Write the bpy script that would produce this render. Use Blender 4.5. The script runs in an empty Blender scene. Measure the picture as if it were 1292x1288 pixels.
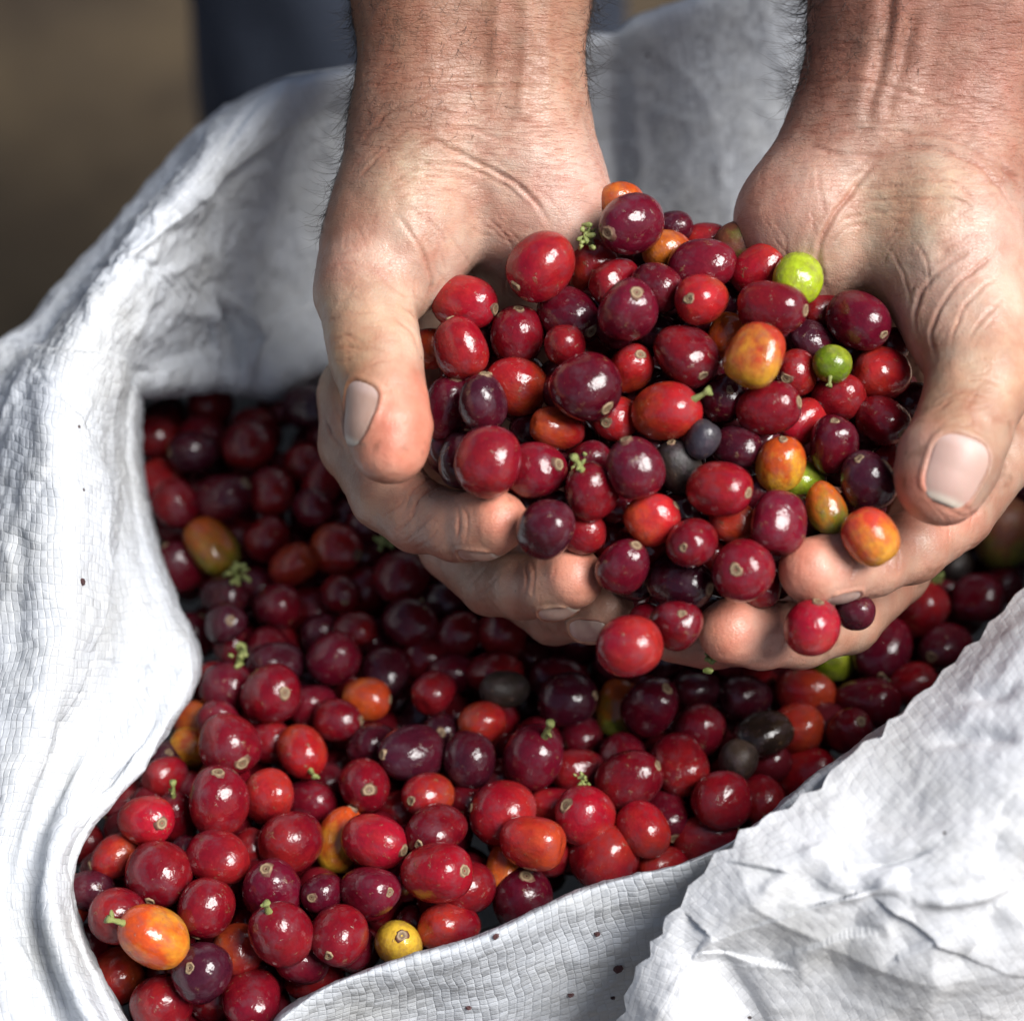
import bpy, math, random, sys
import numpy as np
from mathutils import Matrix, Vector, noise as mnoise

random.seed(11)
rng = np.random.default_rng(11)
S = bpy.context.scene
COL = S.collection

# ------------------------------------------------------------------ camera
PITCH = math.radians(50)                      # looking down at the mouth of the sack
D0 = 0.62                                     # distance to the cupped hands
T = Vector((0.0, 0.0, 0.55))                  # the point between the hands
CX = Vector((1, 0, 0))
CY = Vector((0, math.sin(PITCH), math.cos(PITCH)))
CZ = Vector((0, -math.cos(PITCH), math.sin(PITCH)))
FRAME = Matrix((CX, CY, CZ)).transposed().to_4x4()
FRAME.translation = T                         # local frame of the hands: metres, z towards the viewer
cam_d = bpy.data.cameras.new('camera')
cam = bpy.data.objects.new('camera', cam_d)
COL.objects.link(cam)
cam.matrix_world = Matrix.Translation(T + CZ * D0) @ Matrix((CX, CY, CZ)).transposed().to_4x4()
cam_d.lens = 90
cam_d.sensor_width = 36
cam_d.clip_start = 0.01
cam_d.clip_end = 400
cam_d.dof.use_dof = True
cam_d.dof.focus_distance = D0 - 0.001
cam_d.dof.aperture_fstop = 6.5
cam_d.dof.aperture_blades = 7
S.camera = cam

# ------------------------------------------------------------------ sky, sun, exposure
SUN_EL, SUN_AZ = math.radians(53), math.radians(115)       # azimuth clockwise from +Y
w = bpy.data.worlds.new('World')
S.world = w
w.use_nodes = True
nt = w.node_tree
sky = nt.nodes.new('ShaderNodeTexSky')
sky.sky_type = 'NISHITA'
sky.sun_disc = False
sky.sun_elevation = SUN_EL
sky.sun_rotation = SUN_AZ
sky.dust_density = 3.0
sky.air_density = 1.0
bg = nt.nodes['Background']
bg.inputs['Strength'].default_value = 0.06
nt.links.new(sky.outputs[0], bg.inputs['Color'])
sun_d = bpy.data.lights.new('sun', 'SUN')
sun_d.energy = 4.8
sun_d.angle = math.radians(34)
sun_d.color = (1.0, 0.985, 0.97)
sun = bpy.data.objects.new('sun', sun_d)
COL.objects.link(sun)
sd = Vector((math.sin(SUN_AZ) * math.cos(SUN_EL), math.cos(SUN_AZ) * math.cos(SUN_EL), math.sin(SUN_EL)))
sun.rotation_euler = sd.to_track_quat('Z', 'Y').to_euler()
sun.location = (1.5, -1.0, 2.5)
S.view_settings.view_transform = 'Standard'
S.view_settings.look = 'None'
S.view_settings.exposure = 0.4
S.view_settings.gamma = 1
S.render.engine = 'CYCLES'
S.cycles.use_denoising = True
S.cycles.adaptive_threshold = 0.025
S.cycles.max_bounces = 6
S.cycles.diffuse_bounces = 2
S.cycles.glossy_bounces = 2

# ------------------------------------------------------------------ helpers
K = 36.0 / 90.0 / 1292.0                      # radians per unit of picture width

def Lc(u, v, h):
    """point of the hands' local frame (mm): u, v across, h (mm) towards the viewer"""
    d = 620.0 - h
    return np.array([(u - 646) * K * d, (644 - v) * K * d, float(h)])

def Wd(u, v, h):
    p = Lc(u, v, h) * 0.001
    return T + CX * p[0] + CY * p[1] + CZ * p[2]

def px_of(P):
    """inverse of Lc for an array (n,3) in mm"""
    d = 620.0 - P[:, 2]
    return P[:, 0] / (K * d) + 646, 644 - P[:, 1] / (K * d)

def tag(o, label=None, cat=None, group=None, kind=None):
    if label: o['label'] = label
    if cat: o['category'] = cat
    if group: o['group'] = group
    if kind: o['kind'] = kind
    return o

def empty(name, loc=(0, 0, 0)):
    o = bpy.data.objects.new(name, None)
    COL.objects.link(o)
    o.location = loc
    o.empty_display_size = 0.02
    return o

def mesh_obj(name, verts, faces, mat, parent=None, matrix=None, smooth=True):
    me = bpy.data.meshes.new(name)
    verts = np.asarray(verts, dtype=np.float32)
    if isinstance(faces, np.ndarray) and faces.ndim == 2:
        n, k = faces.shape
        me.vertices.add(len(verts)); me.vertices.foreach_set('co', verts.ravel())
        me.loops.add(n * k); me.loops.foreach_set('vertex_index', faces.astype(np.int32).ravel())
        me.polygons.add(n)
        me.polygons.foreach_set('loop_start', np.arange(0, n * k, k, dtype=np.int32))
        me.update(calc_edges=True)
    else:
        me.from_pydata([tuple(map(float, v)) for v in verts], [], [tuple(int(i) for i in f) for f in faces])
    me.validate()
    if smooth:
        me.polygons.foreach_set('use_smooth', np.ones(len(me.polygons), dtype=bool))
    if mat: me.materials.append(mat)
    o = bpy.data.objects.new(name, me)
    COL.objects.link(o)
    if matrix is not None: o.matrix_world = matrix
    if parent:
        o.parent = parent
        if matrix is not None:
            o.matrix_parent_inverse = Matrix.Identity(4)
            o.matrix_local = parent.matrix_world.inverted() @ matrix
    return o

def perlin(P, seed=0):
    """gradient noise on (n,3), numpy"""
    r = np.random.default_rng(seed)
    perm = r.permutation(256); perm = np.concatenate([perm, perm])
    g = r.normal(size=(256, 3)); g /= np.linalg.norm(g, axis=1)[:, None]
    Pi = np.floor(P).astype(int); f = P - Pi; Pi &= 255
    u = f * f * f * (f * (f * 6 - 15) + 10)
    out = 0
    for dx in (0, 1):
        for dy in (0, 1):
            for dz in (0, 1):
                idx = perm[perm[perm[(Pi[:, 0] + dx) & 255] + ((Pi[:, 1] + dy) & 255)] + ((Pi[:, 2] + dz) & 255)]
                d = f - np.array([dx, dy, dz])
                wgt = (u[:, 0] if dx else 1 - u[:, 0]) * (u[:, 1] if dy else 1 - u[:, 1]) * (u[:, 2] if dz else 1 - u[:, 2])
                out = out + wgt * (g[idx] * d).sum(1)
    return out * 1.6

# ------------------------------------------------------------------ material helpers
class NT:
    def __init__(self, name):
        self.m = bpy.data.materials.new(name)
        self.m.use_nodes = True
        self.t = self.m.node_tree
        self.b = self.t.nodes['Principled BSDF']
        self.out = self.t.nodes['Material Output']
    def n(self, kind, **kw):
        nd = self.t.nodes.new('ShaderNode' + kind)
        for k, v in kw.items():
            setattr(nd, k, v)
        return nd
    def l(self, a, b):
        self.t.links.new(a, b)
    def val(self, sock, v):
        if hasattr(v, 'is_output') or isinstance(v, bpy.types.NodeSocket): self.l(v, sock)
        else: sock.default_value = v
    def math(self, op, a, b=0.0, c=0.0, clamp=False):
        nd = self.n('Math', operation=op); nd.use_clamp = clamp
        self.val(nd.inputs[0], a); self.val(nd.inputs[1], b); self.val(nd.inputs[2], c)
        return nd.outputs[0]
    def mix(self, f, a, b, mode='MIX'):
        nd = self.n('Mix', data_type='RGBA', blend_type=mode)
        self.val(nd.inputs[0], f); self.val(nd.inputs[6], a); self.val(nd.inputs[7], b)
        return nd.outputs[2]
    def noise(self, vec, scale, detail=3.0, rough=0.5, dist=0.0):
        nd = self.n('TexNoise')
        if vec is not None: self.l(vec, nd.inputs['Vector'])
        nd.inputs['Scale'].default_value = scale; nd.inputs['Detail'].default_value = detail
        nd.inputs['Roughness'].default_value = rough; nd.inputs['Distortion'].default_value = dist
        return nd.outputs[0]
    def ramp(self, f, stops):
        nd = self.n('ValToRGB'); self.l(f, nd.inputs[0])
        cr = nd.color_ramp
        while len(cr.elements) < len(stops): cr.elements.new(0.5)
        for e, (p, c) in zip(cr.elements, stops):
            e.position = p; e.color = (c, c, c, 1) if isinstance(c, (int, float)) else (*c, 1)
        return nd.outputs[0]
    def mapping(self, vec, scale=(1, 1, 1), rot=(0, 0, 0)):
        nd = self.n('Mapping'); self.l(vec, nd.inputs[0])
        nd.inputs['Scale'].default_value = scale; nd.inputs['Rotation'].default_value = rot
        return nd.outputs[0]
    def bump(self, h, dist, strength=1.0, prev=None):
        nd = self.n('Bump'); self.l(h, nd.inputs['Height'])
        nd.inputs['Distance'].default_value = dist; nd.inputs['Strength'].default_value = strength
        if prev is not None: self.l(prev, nd.inputs['Normal'])
        return nd.outputs[0]
    def set(self, **kw):
        for k, v in kw.items():
            self.val(self.b.inputs[k.replace('_', ' ')], v)

def mat_skin():
    m = NT('skin')
    obj = m.n('TexCoord').outputs['Object']
    att = m.n('Attribute', attribute_name='tone').outputs['Color']
    blot = m.noise(obj, 90, 4, 0.6)
    red = m.noise(obj, 260, 3, 0.6)
    c = m.mix(m.ramp(blot, [(0.35, 0.0), (0.7, 1.0)]), att, m.mix(1.0, att, (0.80, 0.62, 0.57, 1), 'MULTIPLY'))
    c = m.mix(m.math('MULTIPLY', m.ramp(red, [(0.5, 0.0), (0.72, 1.0)]), 0.35), c, m.mix(1.0, att, (1.08, 1.0, 0.88, 1), 'MULTIPLY'))
    # small dark specks of juice and soil
    sp = m.n('TexVoronoi'); m.l(obj, sp.inputs['Vector']); sp.inputs['Scale'].default_value = 130
    speck = m.math('MULTIPLY', m.math('LESS_THAN', sp.outputs['Distance'], 0.055), m.math('GREATER_THAN', m.noise(obj, 23, 1), 0.56))
    c = m.mix(m.math('MULTIPLY', speck, 0.55), c, (0.09, 0.035, 0.02, 1))
    # fine wrinkle network: creases run across the wrist, with a cross-hatched grain
    g1 = m.noise(m.mapping(obj, (220, 1500, 400)), 1.0, 3, 0.6, 0.6)
    vo = m.n('TexVoronoi', feature='DISTANCE_TO_EDGE')
    m.l(m.mapping(obj, (900, 1500, 900), (0, 0, 0.35)), vo.inputs['Vector']); vo.inputs['Scale'].default_value = 1.0
    cell = m.ramp(vo.outputs['Distance'], [(0.0, 0.0), (0.16, 1.0)])
    pore = m.noise(obj, 2600, 2, 0.6)
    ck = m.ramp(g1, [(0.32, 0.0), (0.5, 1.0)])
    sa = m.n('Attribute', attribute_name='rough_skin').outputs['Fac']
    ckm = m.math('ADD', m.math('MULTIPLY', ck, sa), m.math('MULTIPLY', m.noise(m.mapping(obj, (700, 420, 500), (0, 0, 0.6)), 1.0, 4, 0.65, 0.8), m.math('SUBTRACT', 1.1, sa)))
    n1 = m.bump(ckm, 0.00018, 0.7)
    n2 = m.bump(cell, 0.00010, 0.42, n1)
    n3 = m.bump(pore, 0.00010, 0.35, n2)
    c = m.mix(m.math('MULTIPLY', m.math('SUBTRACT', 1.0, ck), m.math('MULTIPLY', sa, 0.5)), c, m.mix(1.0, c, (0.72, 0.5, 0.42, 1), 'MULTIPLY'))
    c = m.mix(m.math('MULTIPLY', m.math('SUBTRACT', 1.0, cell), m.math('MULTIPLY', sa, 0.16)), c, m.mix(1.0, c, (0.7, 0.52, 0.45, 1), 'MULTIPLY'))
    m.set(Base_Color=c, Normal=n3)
    m.val(m.b.inputs['Roughness'], m.math('ADD', m.ramp(blot, [(0.3, 0.26), (0.7, 0.38)]), m.math('MULTIPLY', sa, 0.12)))
    m.b.inputs['Subsurface Weight'].default_value = 0.12
    m.b.inputs['Subsurface Radius'].default_value = (1.0, 0.36, 0.2)
    m.b.inputs['Subsurface Scale'].default_value = 0.0022
    m.b.inputs['Specular IOR Level'].default_value = 0.42
    return m.m

def mat_nail():
    m = NT('fingernail')
    obj = m.n('TexCoord').outputs['Object']
    k = m.noise(m.mapping(obj, (900, 250, 250)), 1.0, 2)
    tone = m.n('Attribute', attribute_name='tone').outputs['Color']
    c = m.mix(m.ramp(k, [(0.35, 0.0), (0.7, 0.4)]), tone, (0.44, 0.31, 0.25, 1))
    m.set(Base_Color=c, Roughness=0.46, Normal=m.bump(k, 0.00008, 0.35))
    m.b.inputs['Subsurface Weight'].default_value = 0.15
    m.b.inputs['Subsurface Radius'].default_value = (1.0, 0.5, 0.35)
    m.b.inputs['Subsurface Scale'].default_value = 0.001
    return m.m

def mat_hair():
    m = NT('dark_hair')
    m.set(Base_Color=(0.022, 0.016, 0.013, 1), Roughness=0.45)
    return m.m

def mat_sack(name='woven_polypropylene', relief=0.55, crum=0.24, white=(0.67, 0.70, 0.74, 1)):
    """woven polypropylene tape: over-and-under tapes about 2.4 mm wide, relief from the cloth's own UV (in mm)"""
    m = NT(name)
    uv = m.n('UVMap').outputs[0]
    obj = m.n('TexCoord').outputs['Object']
    wob = m.n('TexNoise'); m.l(obj, wob.inputs['Vector']); wob.inputs['Scale'].default_value = 55; wob.inputs['Detail'].default_value = 3
    vm = m.n('VectorMath', operation='MULTIPLY_ADD'); m.l(wob.outputs['Color'], vm.inputs[0]); vm.inputs[1].default_value = (6.0, 6.0, 0); m.l(uv, vm.inputs[2])
    sep = m.n('SeparateXYZ'); m.l(vm.outputs[0], sep.inputs[0])
    a = m.math('DIVIDE', sep.outputs[0], 2.35); b = m.math('DIVIDE', sep.outputs[1], 1.75)
    fa, fb = m.math('FRACT', a), m.math('FRACT', b)
    ia, ib = m.math('FLOOR', a), m.math('FLOOR', b)
    par = m.math('FLOORED_MODULO', m.math('ADD', ia, ib), 2.0)
    da = m.math('ABSOLUTE', m.math('SUBTRACT', fa, 0.5)); db = m.math('ABSOLUTE', m.math('SUBTRACT', fb, 0.5))
    def dome(along, across):
        x = m.math('SUBTRACT', 1.0, m.math('POWER', m.math('MULTIPLY', along, 2.0), 5.0))
        y = m.math('SUBTRACT', 1.0, m.math('POWER', m.math('MULTIPLY', across, 2.0), 8.0))
        return m.math('MULTIPLY', x, y)
    h0, h1 = dome(da, db), dome(db, da)
    hh = m.math('ADD', m.math('MULTIPLY', h0, m.math('SUBTRACT', 1.0, par)), m.math('MULTIPLY', h1, par))
    cid = m.n('CombineXYZ'); m.l(ia, cid.inputs[0]); m.l(ib, cid.inputs[1])
    wn = m.n('TexWhiteNoise'); m.l(cid.outputs[0], wn.inputs[0])
    rs = m.n('SeparateColor'); m.l(wn.outputs['Color'], rs.inputs[0])
    # every tape crossing sits at its own slight tilt
    tilt = m.math('ADD', m.math('MULTIPLY', m.math('SUBTRACT', rs.outputs[0], 0.5), fa), m.math('MULTIPLY', m.math('SUBTRACT', rs.outputs[1], 0.5), fb))
    height = m.math('ADD', m.math('MULTIPLY', hh, 0.42), m.math('MULTIPLY', tilt, 1.5))
    crumple = m.noise(obj, 300, 5, 0.68)
    n1 = m.bump(crumple, 0.0014, crum)
    n2 = m.bump(height, 0.0006, relief, n1)
    dirt = m.noise(obj, 28, 5, 0.65)
    gap = m.math('GREATER_THAN', db, 0.455)
    openw = m.math('GREATER_THAN', m.noise(obj, 60, 2), 0.5)
    c = m.mix(m.ramp(dirt, [(0.42, 0.0), (0.75, 0.5)]), white, (0.50, 0.49, 0.44, 1))
    c = m.mix(m.math('MULTIPLY', m.math('MULTIPLY', gap, openw), m.math('MULTIPLY', m.math('POWER', rs.outputs[2], 1.6), 0.65)), c, (0.30, 0.29, 0.27, 1))
    sp = m.n('TexVoronoi'); m.l(obj, sp.inputs['Vector']); sp.inputs['Scale'].default_value = 95
    speck = m.math('MULTIPLY', m.math('LESS_THAN', sp.outputs['Distance'], 0.05), m.math('GREATER_THAN', m.noise(obj, 17, 1), 0.55))
    c = m.mix(m.math('MULTIPLY', speck, 0.9), c, (0.05, 0.025, 0.02, 1))
    m.set(Base_Color=c, Normal=n2)
    m.val(m.b.inputs['Roughness'], m.math('ADD', 0.3, m.math('MULTIPLY', rs.outputs[2], 0.14)))
    m.b.inputs['Specular IOR Level'].default_value = 0.45
    # a thin cloth lets some light through
    tr = m.n('BsdfTranslucent'); m.l(c, tr.inputs[0]); m.l(n2, tr.inputs['Normal'])
    ms = m.n('MixShader'); ms.inputs[0].default_value = 0.22
    m.l(m.b.outputs[0], ms.inputs[1]); m.l(tr.outputs[0], ms.inputs[2]); m.l(ms.outputs[0], m.out.inputs[0])
    return m.m

def mat_cherry():
    m = NT('cherry_skin')
    obj = m.n('TexCoord').outputs['Object']
    oi = m.n('ObjectInfo')
    base = oi.outputs['Color']
    blush = m.n('Attribute', attribute_type='OBJECT', attribute_name='blush').outputs['Color']
    amt = m.n('Attribute', attribute_type='OBJECT', attribute_name='blush_amount').outputs['Fac']
    off = m.n('VectorMath', operation='ADD'); m.l(obj, off.inputs[0])
    rv = m.math('MULTIPLY', oi.outputs['Random'], 50.0)
    cv = m.n('CombineXYZ'); m.l(rv, cv.inputs[0]); m.l(rv, cv.inputs[1]); m.l(cv.outputs[0], off.inputs[1])
    v = off.outputs[0]
    sep = m.n('SeparateXYZ'); m.l(obj, sep.inputs[0])
    big = m.noise(v, 1.1, 3, 0.6)
    f = m.math('ADD', m.math('MULTIPLY', sep.outputs[2], -0.42), m.math('MULTIPLY', m.math('SUBTRACT', big, 0.5), 1.7))
    f = m.ramp(m.math('ADD', f, 0.45), [(0.2, 0.0), (0.85, 1.0)])
    c = m.mix(m.math('MULTIPLY', f, amt), base, blush)
    mott = m.noise(v, 3.2, 4, 0.62)
    c = m.mix(m.ramp(mott, [(0.35, 0.0), (0.75, 0.6)]), c, m.mix(1.0, c, (0.36, 0.22, 0.36, 1), 'MULTIPLY'))
    streak = m.noise(m.mapping(v, (7, 7, 1.3)), 1.0, 3, 0.6)
    c = m.mix(m.ramp(streak, [(0.55, 0.0), (0.85, 0.35)]), c, m.mix(1.0, c, (1.25, 1.5, 1.15, 1), 'MULTIPLY'))
    # pale lenticels
    vo = m.n('TexVoronoi'); m.l(v, vo.inputs['Vector']); vo.inputs['Scale'].default_value = 5.5
    dot = m.math('MULTIPLY', m.math('LESS_THAN', vo.outputs['Distance'], 0.055), m.math('GREATER_THAN', m.noise(v, 1.7, 1), 0.47))
    c = m.mix(m.math('MULTIPLY', dot, 0.65), c, (0.42, 0.24, 0.12, 1))
    # brown scuffs
    sc = m.noise(m.mapping(v, (2.2, 2.2, 3.4)), 1.0, 5, 0.7)
    scf = m.ramp(sc, [(0.62, 0.0), (0.70, 0.75)])
    c = m.mix(scf, c, (0.16, 0.085, 0.04, 1))
    bloom = m.ramp(m.noise(v, 1.6, 4, 0.65), [(0.5, 0.0), (0.75, 0.14)])
    c = m.mix(bloom, c, (0.30, 0.20, 0.24, 1))
    m.set(Base_Color=c)
    wet = m.noise(v, 4.5, 4, 0.6)
    r = m.math('ADD', m.ramp(wet, [(0.35, 0.10), (0.7, 0.22)]), m.math('MULTIPLY', scf, 0.3))
    dull = m.n('Attribute', attribute_type='OBJECT', attribute_name='dull').outputs['Fac']
    m.val(m.b.inputs['Roughness'], m.math('ADD', r, dull, clamp=True))
    n1 = m.bump(m.noise(v, 1.9, 3, 0.6), 0.0016, 0.26)
    n2 = m.bump(m.noise(v, 12, 3, 0.6), 0.0003, 0.1, n1)
    n3 = m.bump(scf, 0.0002, 0.5, n2)
    m.set(Normal=n3)
    m.b.inputs['Specular IOR Level'].default_value = 0.5
    m.b.inputs['Subsurface Weight'].default_value = 0.0
    return m.m

def mat_scar():
    m = NT('calyx_scar')
    obj = m.n('TexCoord').outputs['Object']
    sep = m.n('SeparateXYZ'); m.l(obj, sep.inputs[0])
    r = m.math('SQRT', m.math('ADD', m.math('MULTIPLY', sep.outputs[0], sep.outputs[0]), m.math('MULTIPLY', sep.outputs[1], sep.outputs[1])))
    nz = m.noise(obj, 9, 3, 0.7)
    rr = m.math('ADD', r, m.math('MULTIPLY', m.math('SUBTRACT', nz, 0.5), 0.09))
    c = m.ramp(rr, [(0.0, (0.03, 0.015, 0.01)), (0.05, (0.20, 0.13, 0.07)), (0.10, (0.12, 0.075, 0.04)), (0.17, (0.30, 0.21, 0.12)), (0.25, (0.10, 0.035, 0.02))])
    m.set(Base_Color=c, Roughness=0.7, Normal=m.bump(nz, 0.0003, 0.6))
    return m.m

def mat_simple(name, c1, c2, scale=60, rough=0.6, bumpd=0.0003, r2=None):
    m = NT(name)
    obj = m.n('TexCoord').outputs['Object']
    k = m.noise(obj, scale, 5, 0.62)
    m.set(Base_Color=m.mix(m.ramp(k, [(0.32, 0.0), (0.68, 1.0)]), (*c1, 1), (*c2, 1)), Roughness=rough, Normal=m.bump(k, bumpd, 0.6))
    return m.m

def mat_ground():
    m = NT('trodden_earth')
    obj = m.n('TexCoord').outputs['Object']
    k = m.noise(obj, 4.5, 6, 0.6, 0.4); k2 = m.noise(obj, 40, 5, 0.65)
    c = m.mix(m.ramp(k, [(0.38, 0.0), (0.62, 1.0)]), (0.024, 0.014, 0.006, 1), (0.078, 0.053, 0.026, 1))
    c = m.mix(m.ramp(k2, [(0.4, 0.0), (0.7, 0.4)]), c, (0.07, 0.05, 0.028, 1))
    m.set(Base_Color=c, Roughness=0.9, Normal=m.bump(k2, 0.004, 0.7))
    return m.m

def mat_denim():
    m = NT('dark_blue_cloth')
    obj = m.n('TexCoord').outputs['Object']
    k = m.noise(obj, 14, 4, 0.6); tw = m.n('TexWave'); tw.bands_direction = 'DIAGONAL'
    m.l(obj, tw.inputs['Vector']); tw.inputs['Scale'].default_value = 420
    c = m.mix(m.ramp(k, [(0.3, 0.0), (0.75, 1.0)]), (0.022, 0.029, 0.048, 1), (0.07, 0.085, 0.12, 1))
    m.set(Base_Color=c, Roughness=0.85, Normal=m.bump(tw.outputs['Fac'], 0.0003, 0.5))
    return m.m

M_FLAP_LIT = mat_sack('woven_polypropylene_flap_lit', 0.22, 0.2, (0.84, 0.85, 0.87, 1))  # same cloth as the sack; whiter base colour stands in for stronger light
M_SKIN, M_NAIL, M_HAIR, M_SACK, M_CHERRY, M_SCAR = mat_skin(), mat_nail(), mat_hair(), mat_sack(), mat_cherry(), mat_scar()
M_STEM = mat_simple('green_stem', (0.13, 0.17, 0.03), (0.34, 0.36, 0.13), 450, 0.55)
M_DRY = mat_simple('dried_calyx', (0.06, 0.035, 0.02), (0.30, 0.22, 0.11), 500, 0.8)
M_CRUMB = mat_simple('dark_crumb', (0.03, 0.012, 0.012), (0.09, 0.03, 0.03), 300, 0.7)
M_GROUND, M_DENIM = mat_ground(), mat_denim()
# ------------------------------------------------------------------ ground
tag(mesh_obj('ground', [(-60, -60, 0), (60, -60, 0), (60, 60, 0), (-60, 60, 0)], [(0, 1, 2, 3)], M_GROUND, smooth=False), kind='structure')

# ------------------------------------------------------------------ cloth sheets
def catmull(P, n, closed=False):
    """P (k,...) -> resampled (n,...) along axis 0"""
    k = len(P)
    t = np.linspace(0, k if closed else k - 1, n, endpoint=not closed)
    i = np.floor(t).astype(int)
    if not closed: i = np.minimum(i, k - 2)
    f = (t - i).reshape((-1,) + (1,) * (P.ndim - 1))
    def g(j):
        return P[j % k] if closed else P[np.clip(j, 0, k - 1)]
    p0, p1, p2, p3 = g(i - 1), g(i), g(i + 1), g(i + 2)
    return 0.5 * (2 * p1 + (p2 - p0) * f + (2 * p0 - 5 * p1 + 4 * p2 - p3) * f ** 2 + (3 * p1 - p0 - 3 * p2 + p3) * f ** 3)

def grid_normals(G, closed=False):
    du = np.gradient(G, axis=0)
    if closed: du = (np.roll(G, -1, 0) - np.roll(G, 1, 0)) * 0.5
    dv = np.gradient(G, axis=1)
    n = np.cross(du, dv)
    return n / (np.linalg.norm(n, axis=2, keepdims=True) + 1e-9)

def sheet(name, ctrl, ns, ntt, parent, closed=False, disp=None, thick=0.0004, edge=None, mat=None):
    """ctrl (stations, points, 3) in mm of the local frame -> one cloth mesh with UVs in mm"""
    G = catmull(np.asarray(ctrl, float), ns, closed)
    G = np.swapaxes(catmull(np.swapaxes(G, 0, 1), ntt), 0, 1)
    if edge is not None: G = edge(G)
    N = grid_normals(G, closed)
    if disp is not None:
        G = G + N * disp(G.reshape(-1, 3), ns, ntt).reshape(ns, ntt, 1)
    # arc lengths
    dv = np.linalg.norm(np.diff(G, axis=1), axis=2); V = np.concatenate([np.zeros((ns, 1)), np.cumsum(dv, 1)], 1)
    mid = ntt // 2
    du = np.linalg.norm(np.diff(G, axis=0), axis=2).mean(1); U = np.concatenate([[0], np.cumsum(du)])
    V = V - V[:, mid:mid + 1]
    W = (G * 0.001)
    verts = (W[..., 0:1] * np.array(CX) + W[..., 1:2] * np.array(CY) + W[..., 2:3] * np.array(CZ)) + np.array(T)
    verts[..., 2] = np.maximum(verts[..., 2], 0.003)
    nn = ns if closed else ns - 1
    I, J = np.meshgrid(np.arange(nn), np.arange(ntt - 1), indexing='ij'); I, J = I.ravel(), J.ravel()
    I2 = (I + 1) % ns
    F = np.stack([I * ntt + J, I2 * ntt + J, I2 * ntt + J + 1, I * ntt + J + 1], 1)
    o = mesh_obj(name, verts.reshape(-1, 3), F, mat or M_SACK, parent, Matrix.Identity(4))
    me = o.data
    ul = me.uv_layers.new(name='UVMap')
    li = np.zeros(len(me.loops), dtype=np.int32); me.loops.foreach_get('vertex_index', li)
    UU = np.repeat(U[:, None], ntt, 1).ravel()
    if closed:
        last = np.linalg.norm(G[0] - G[-1], axis=1).mean() + U[-1]
        # the last strip wraps: give its far side the closing length
        uvs = np.stack([UU[li], V.ravel()[li]], 1)
        wrap = (np.arange(len(F)) // (ntt - 1)) == (ns - 1)
        lp = np.repeat(wrap, 4) & (li < ntt)
        uvs[lp, 0] = last
    else:
        uvs = np.stack([UU[li], V.ravel()[li]], 1)
    ul.data.foreach_set('uv', uvs.astype(np.float32).ravel())
    md = o.modifiers.new('thickness', 'SOLIDIFY'); md.thickness = thick; md.offset = 0
    return o, G

sack = empty('woven_sack', (0.0, 0.05, 0.0))
tag(sack, 'white woven plastic sack, mouth rolled open, full of coffee cherries', 'sack')
bpy.context.view_layer.update()

def st(*pts, sh=(0, 0)):
    """one station round the mouth: inner foot, inner edge ... ridge ... outside, then down to the ground"""
    if sh != (0, 0): pts = [(p[0] + sh[0] * min(1, max(0, (i - 2) / 2)), p[1] + sh[1] * min(1, max(0, (i - 2) / 2)), p[2]) for i, p in enumerate(pts)]
    P = [Lc(*p) for p in pts]
    last = P[-1]
    # straight down in the world = this direction in the local frame
    down = np.array([0, -math.cos(PITCH), -math.sin(PITCH)])
    outw = np.array([last[0] - 0.0, 0, 0]) * 0.06
    P += [last + down * 120 + outw * 1.0, last + down * 300 + outw * 1.6, last + down * 520 + outw]
    return P

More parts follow.
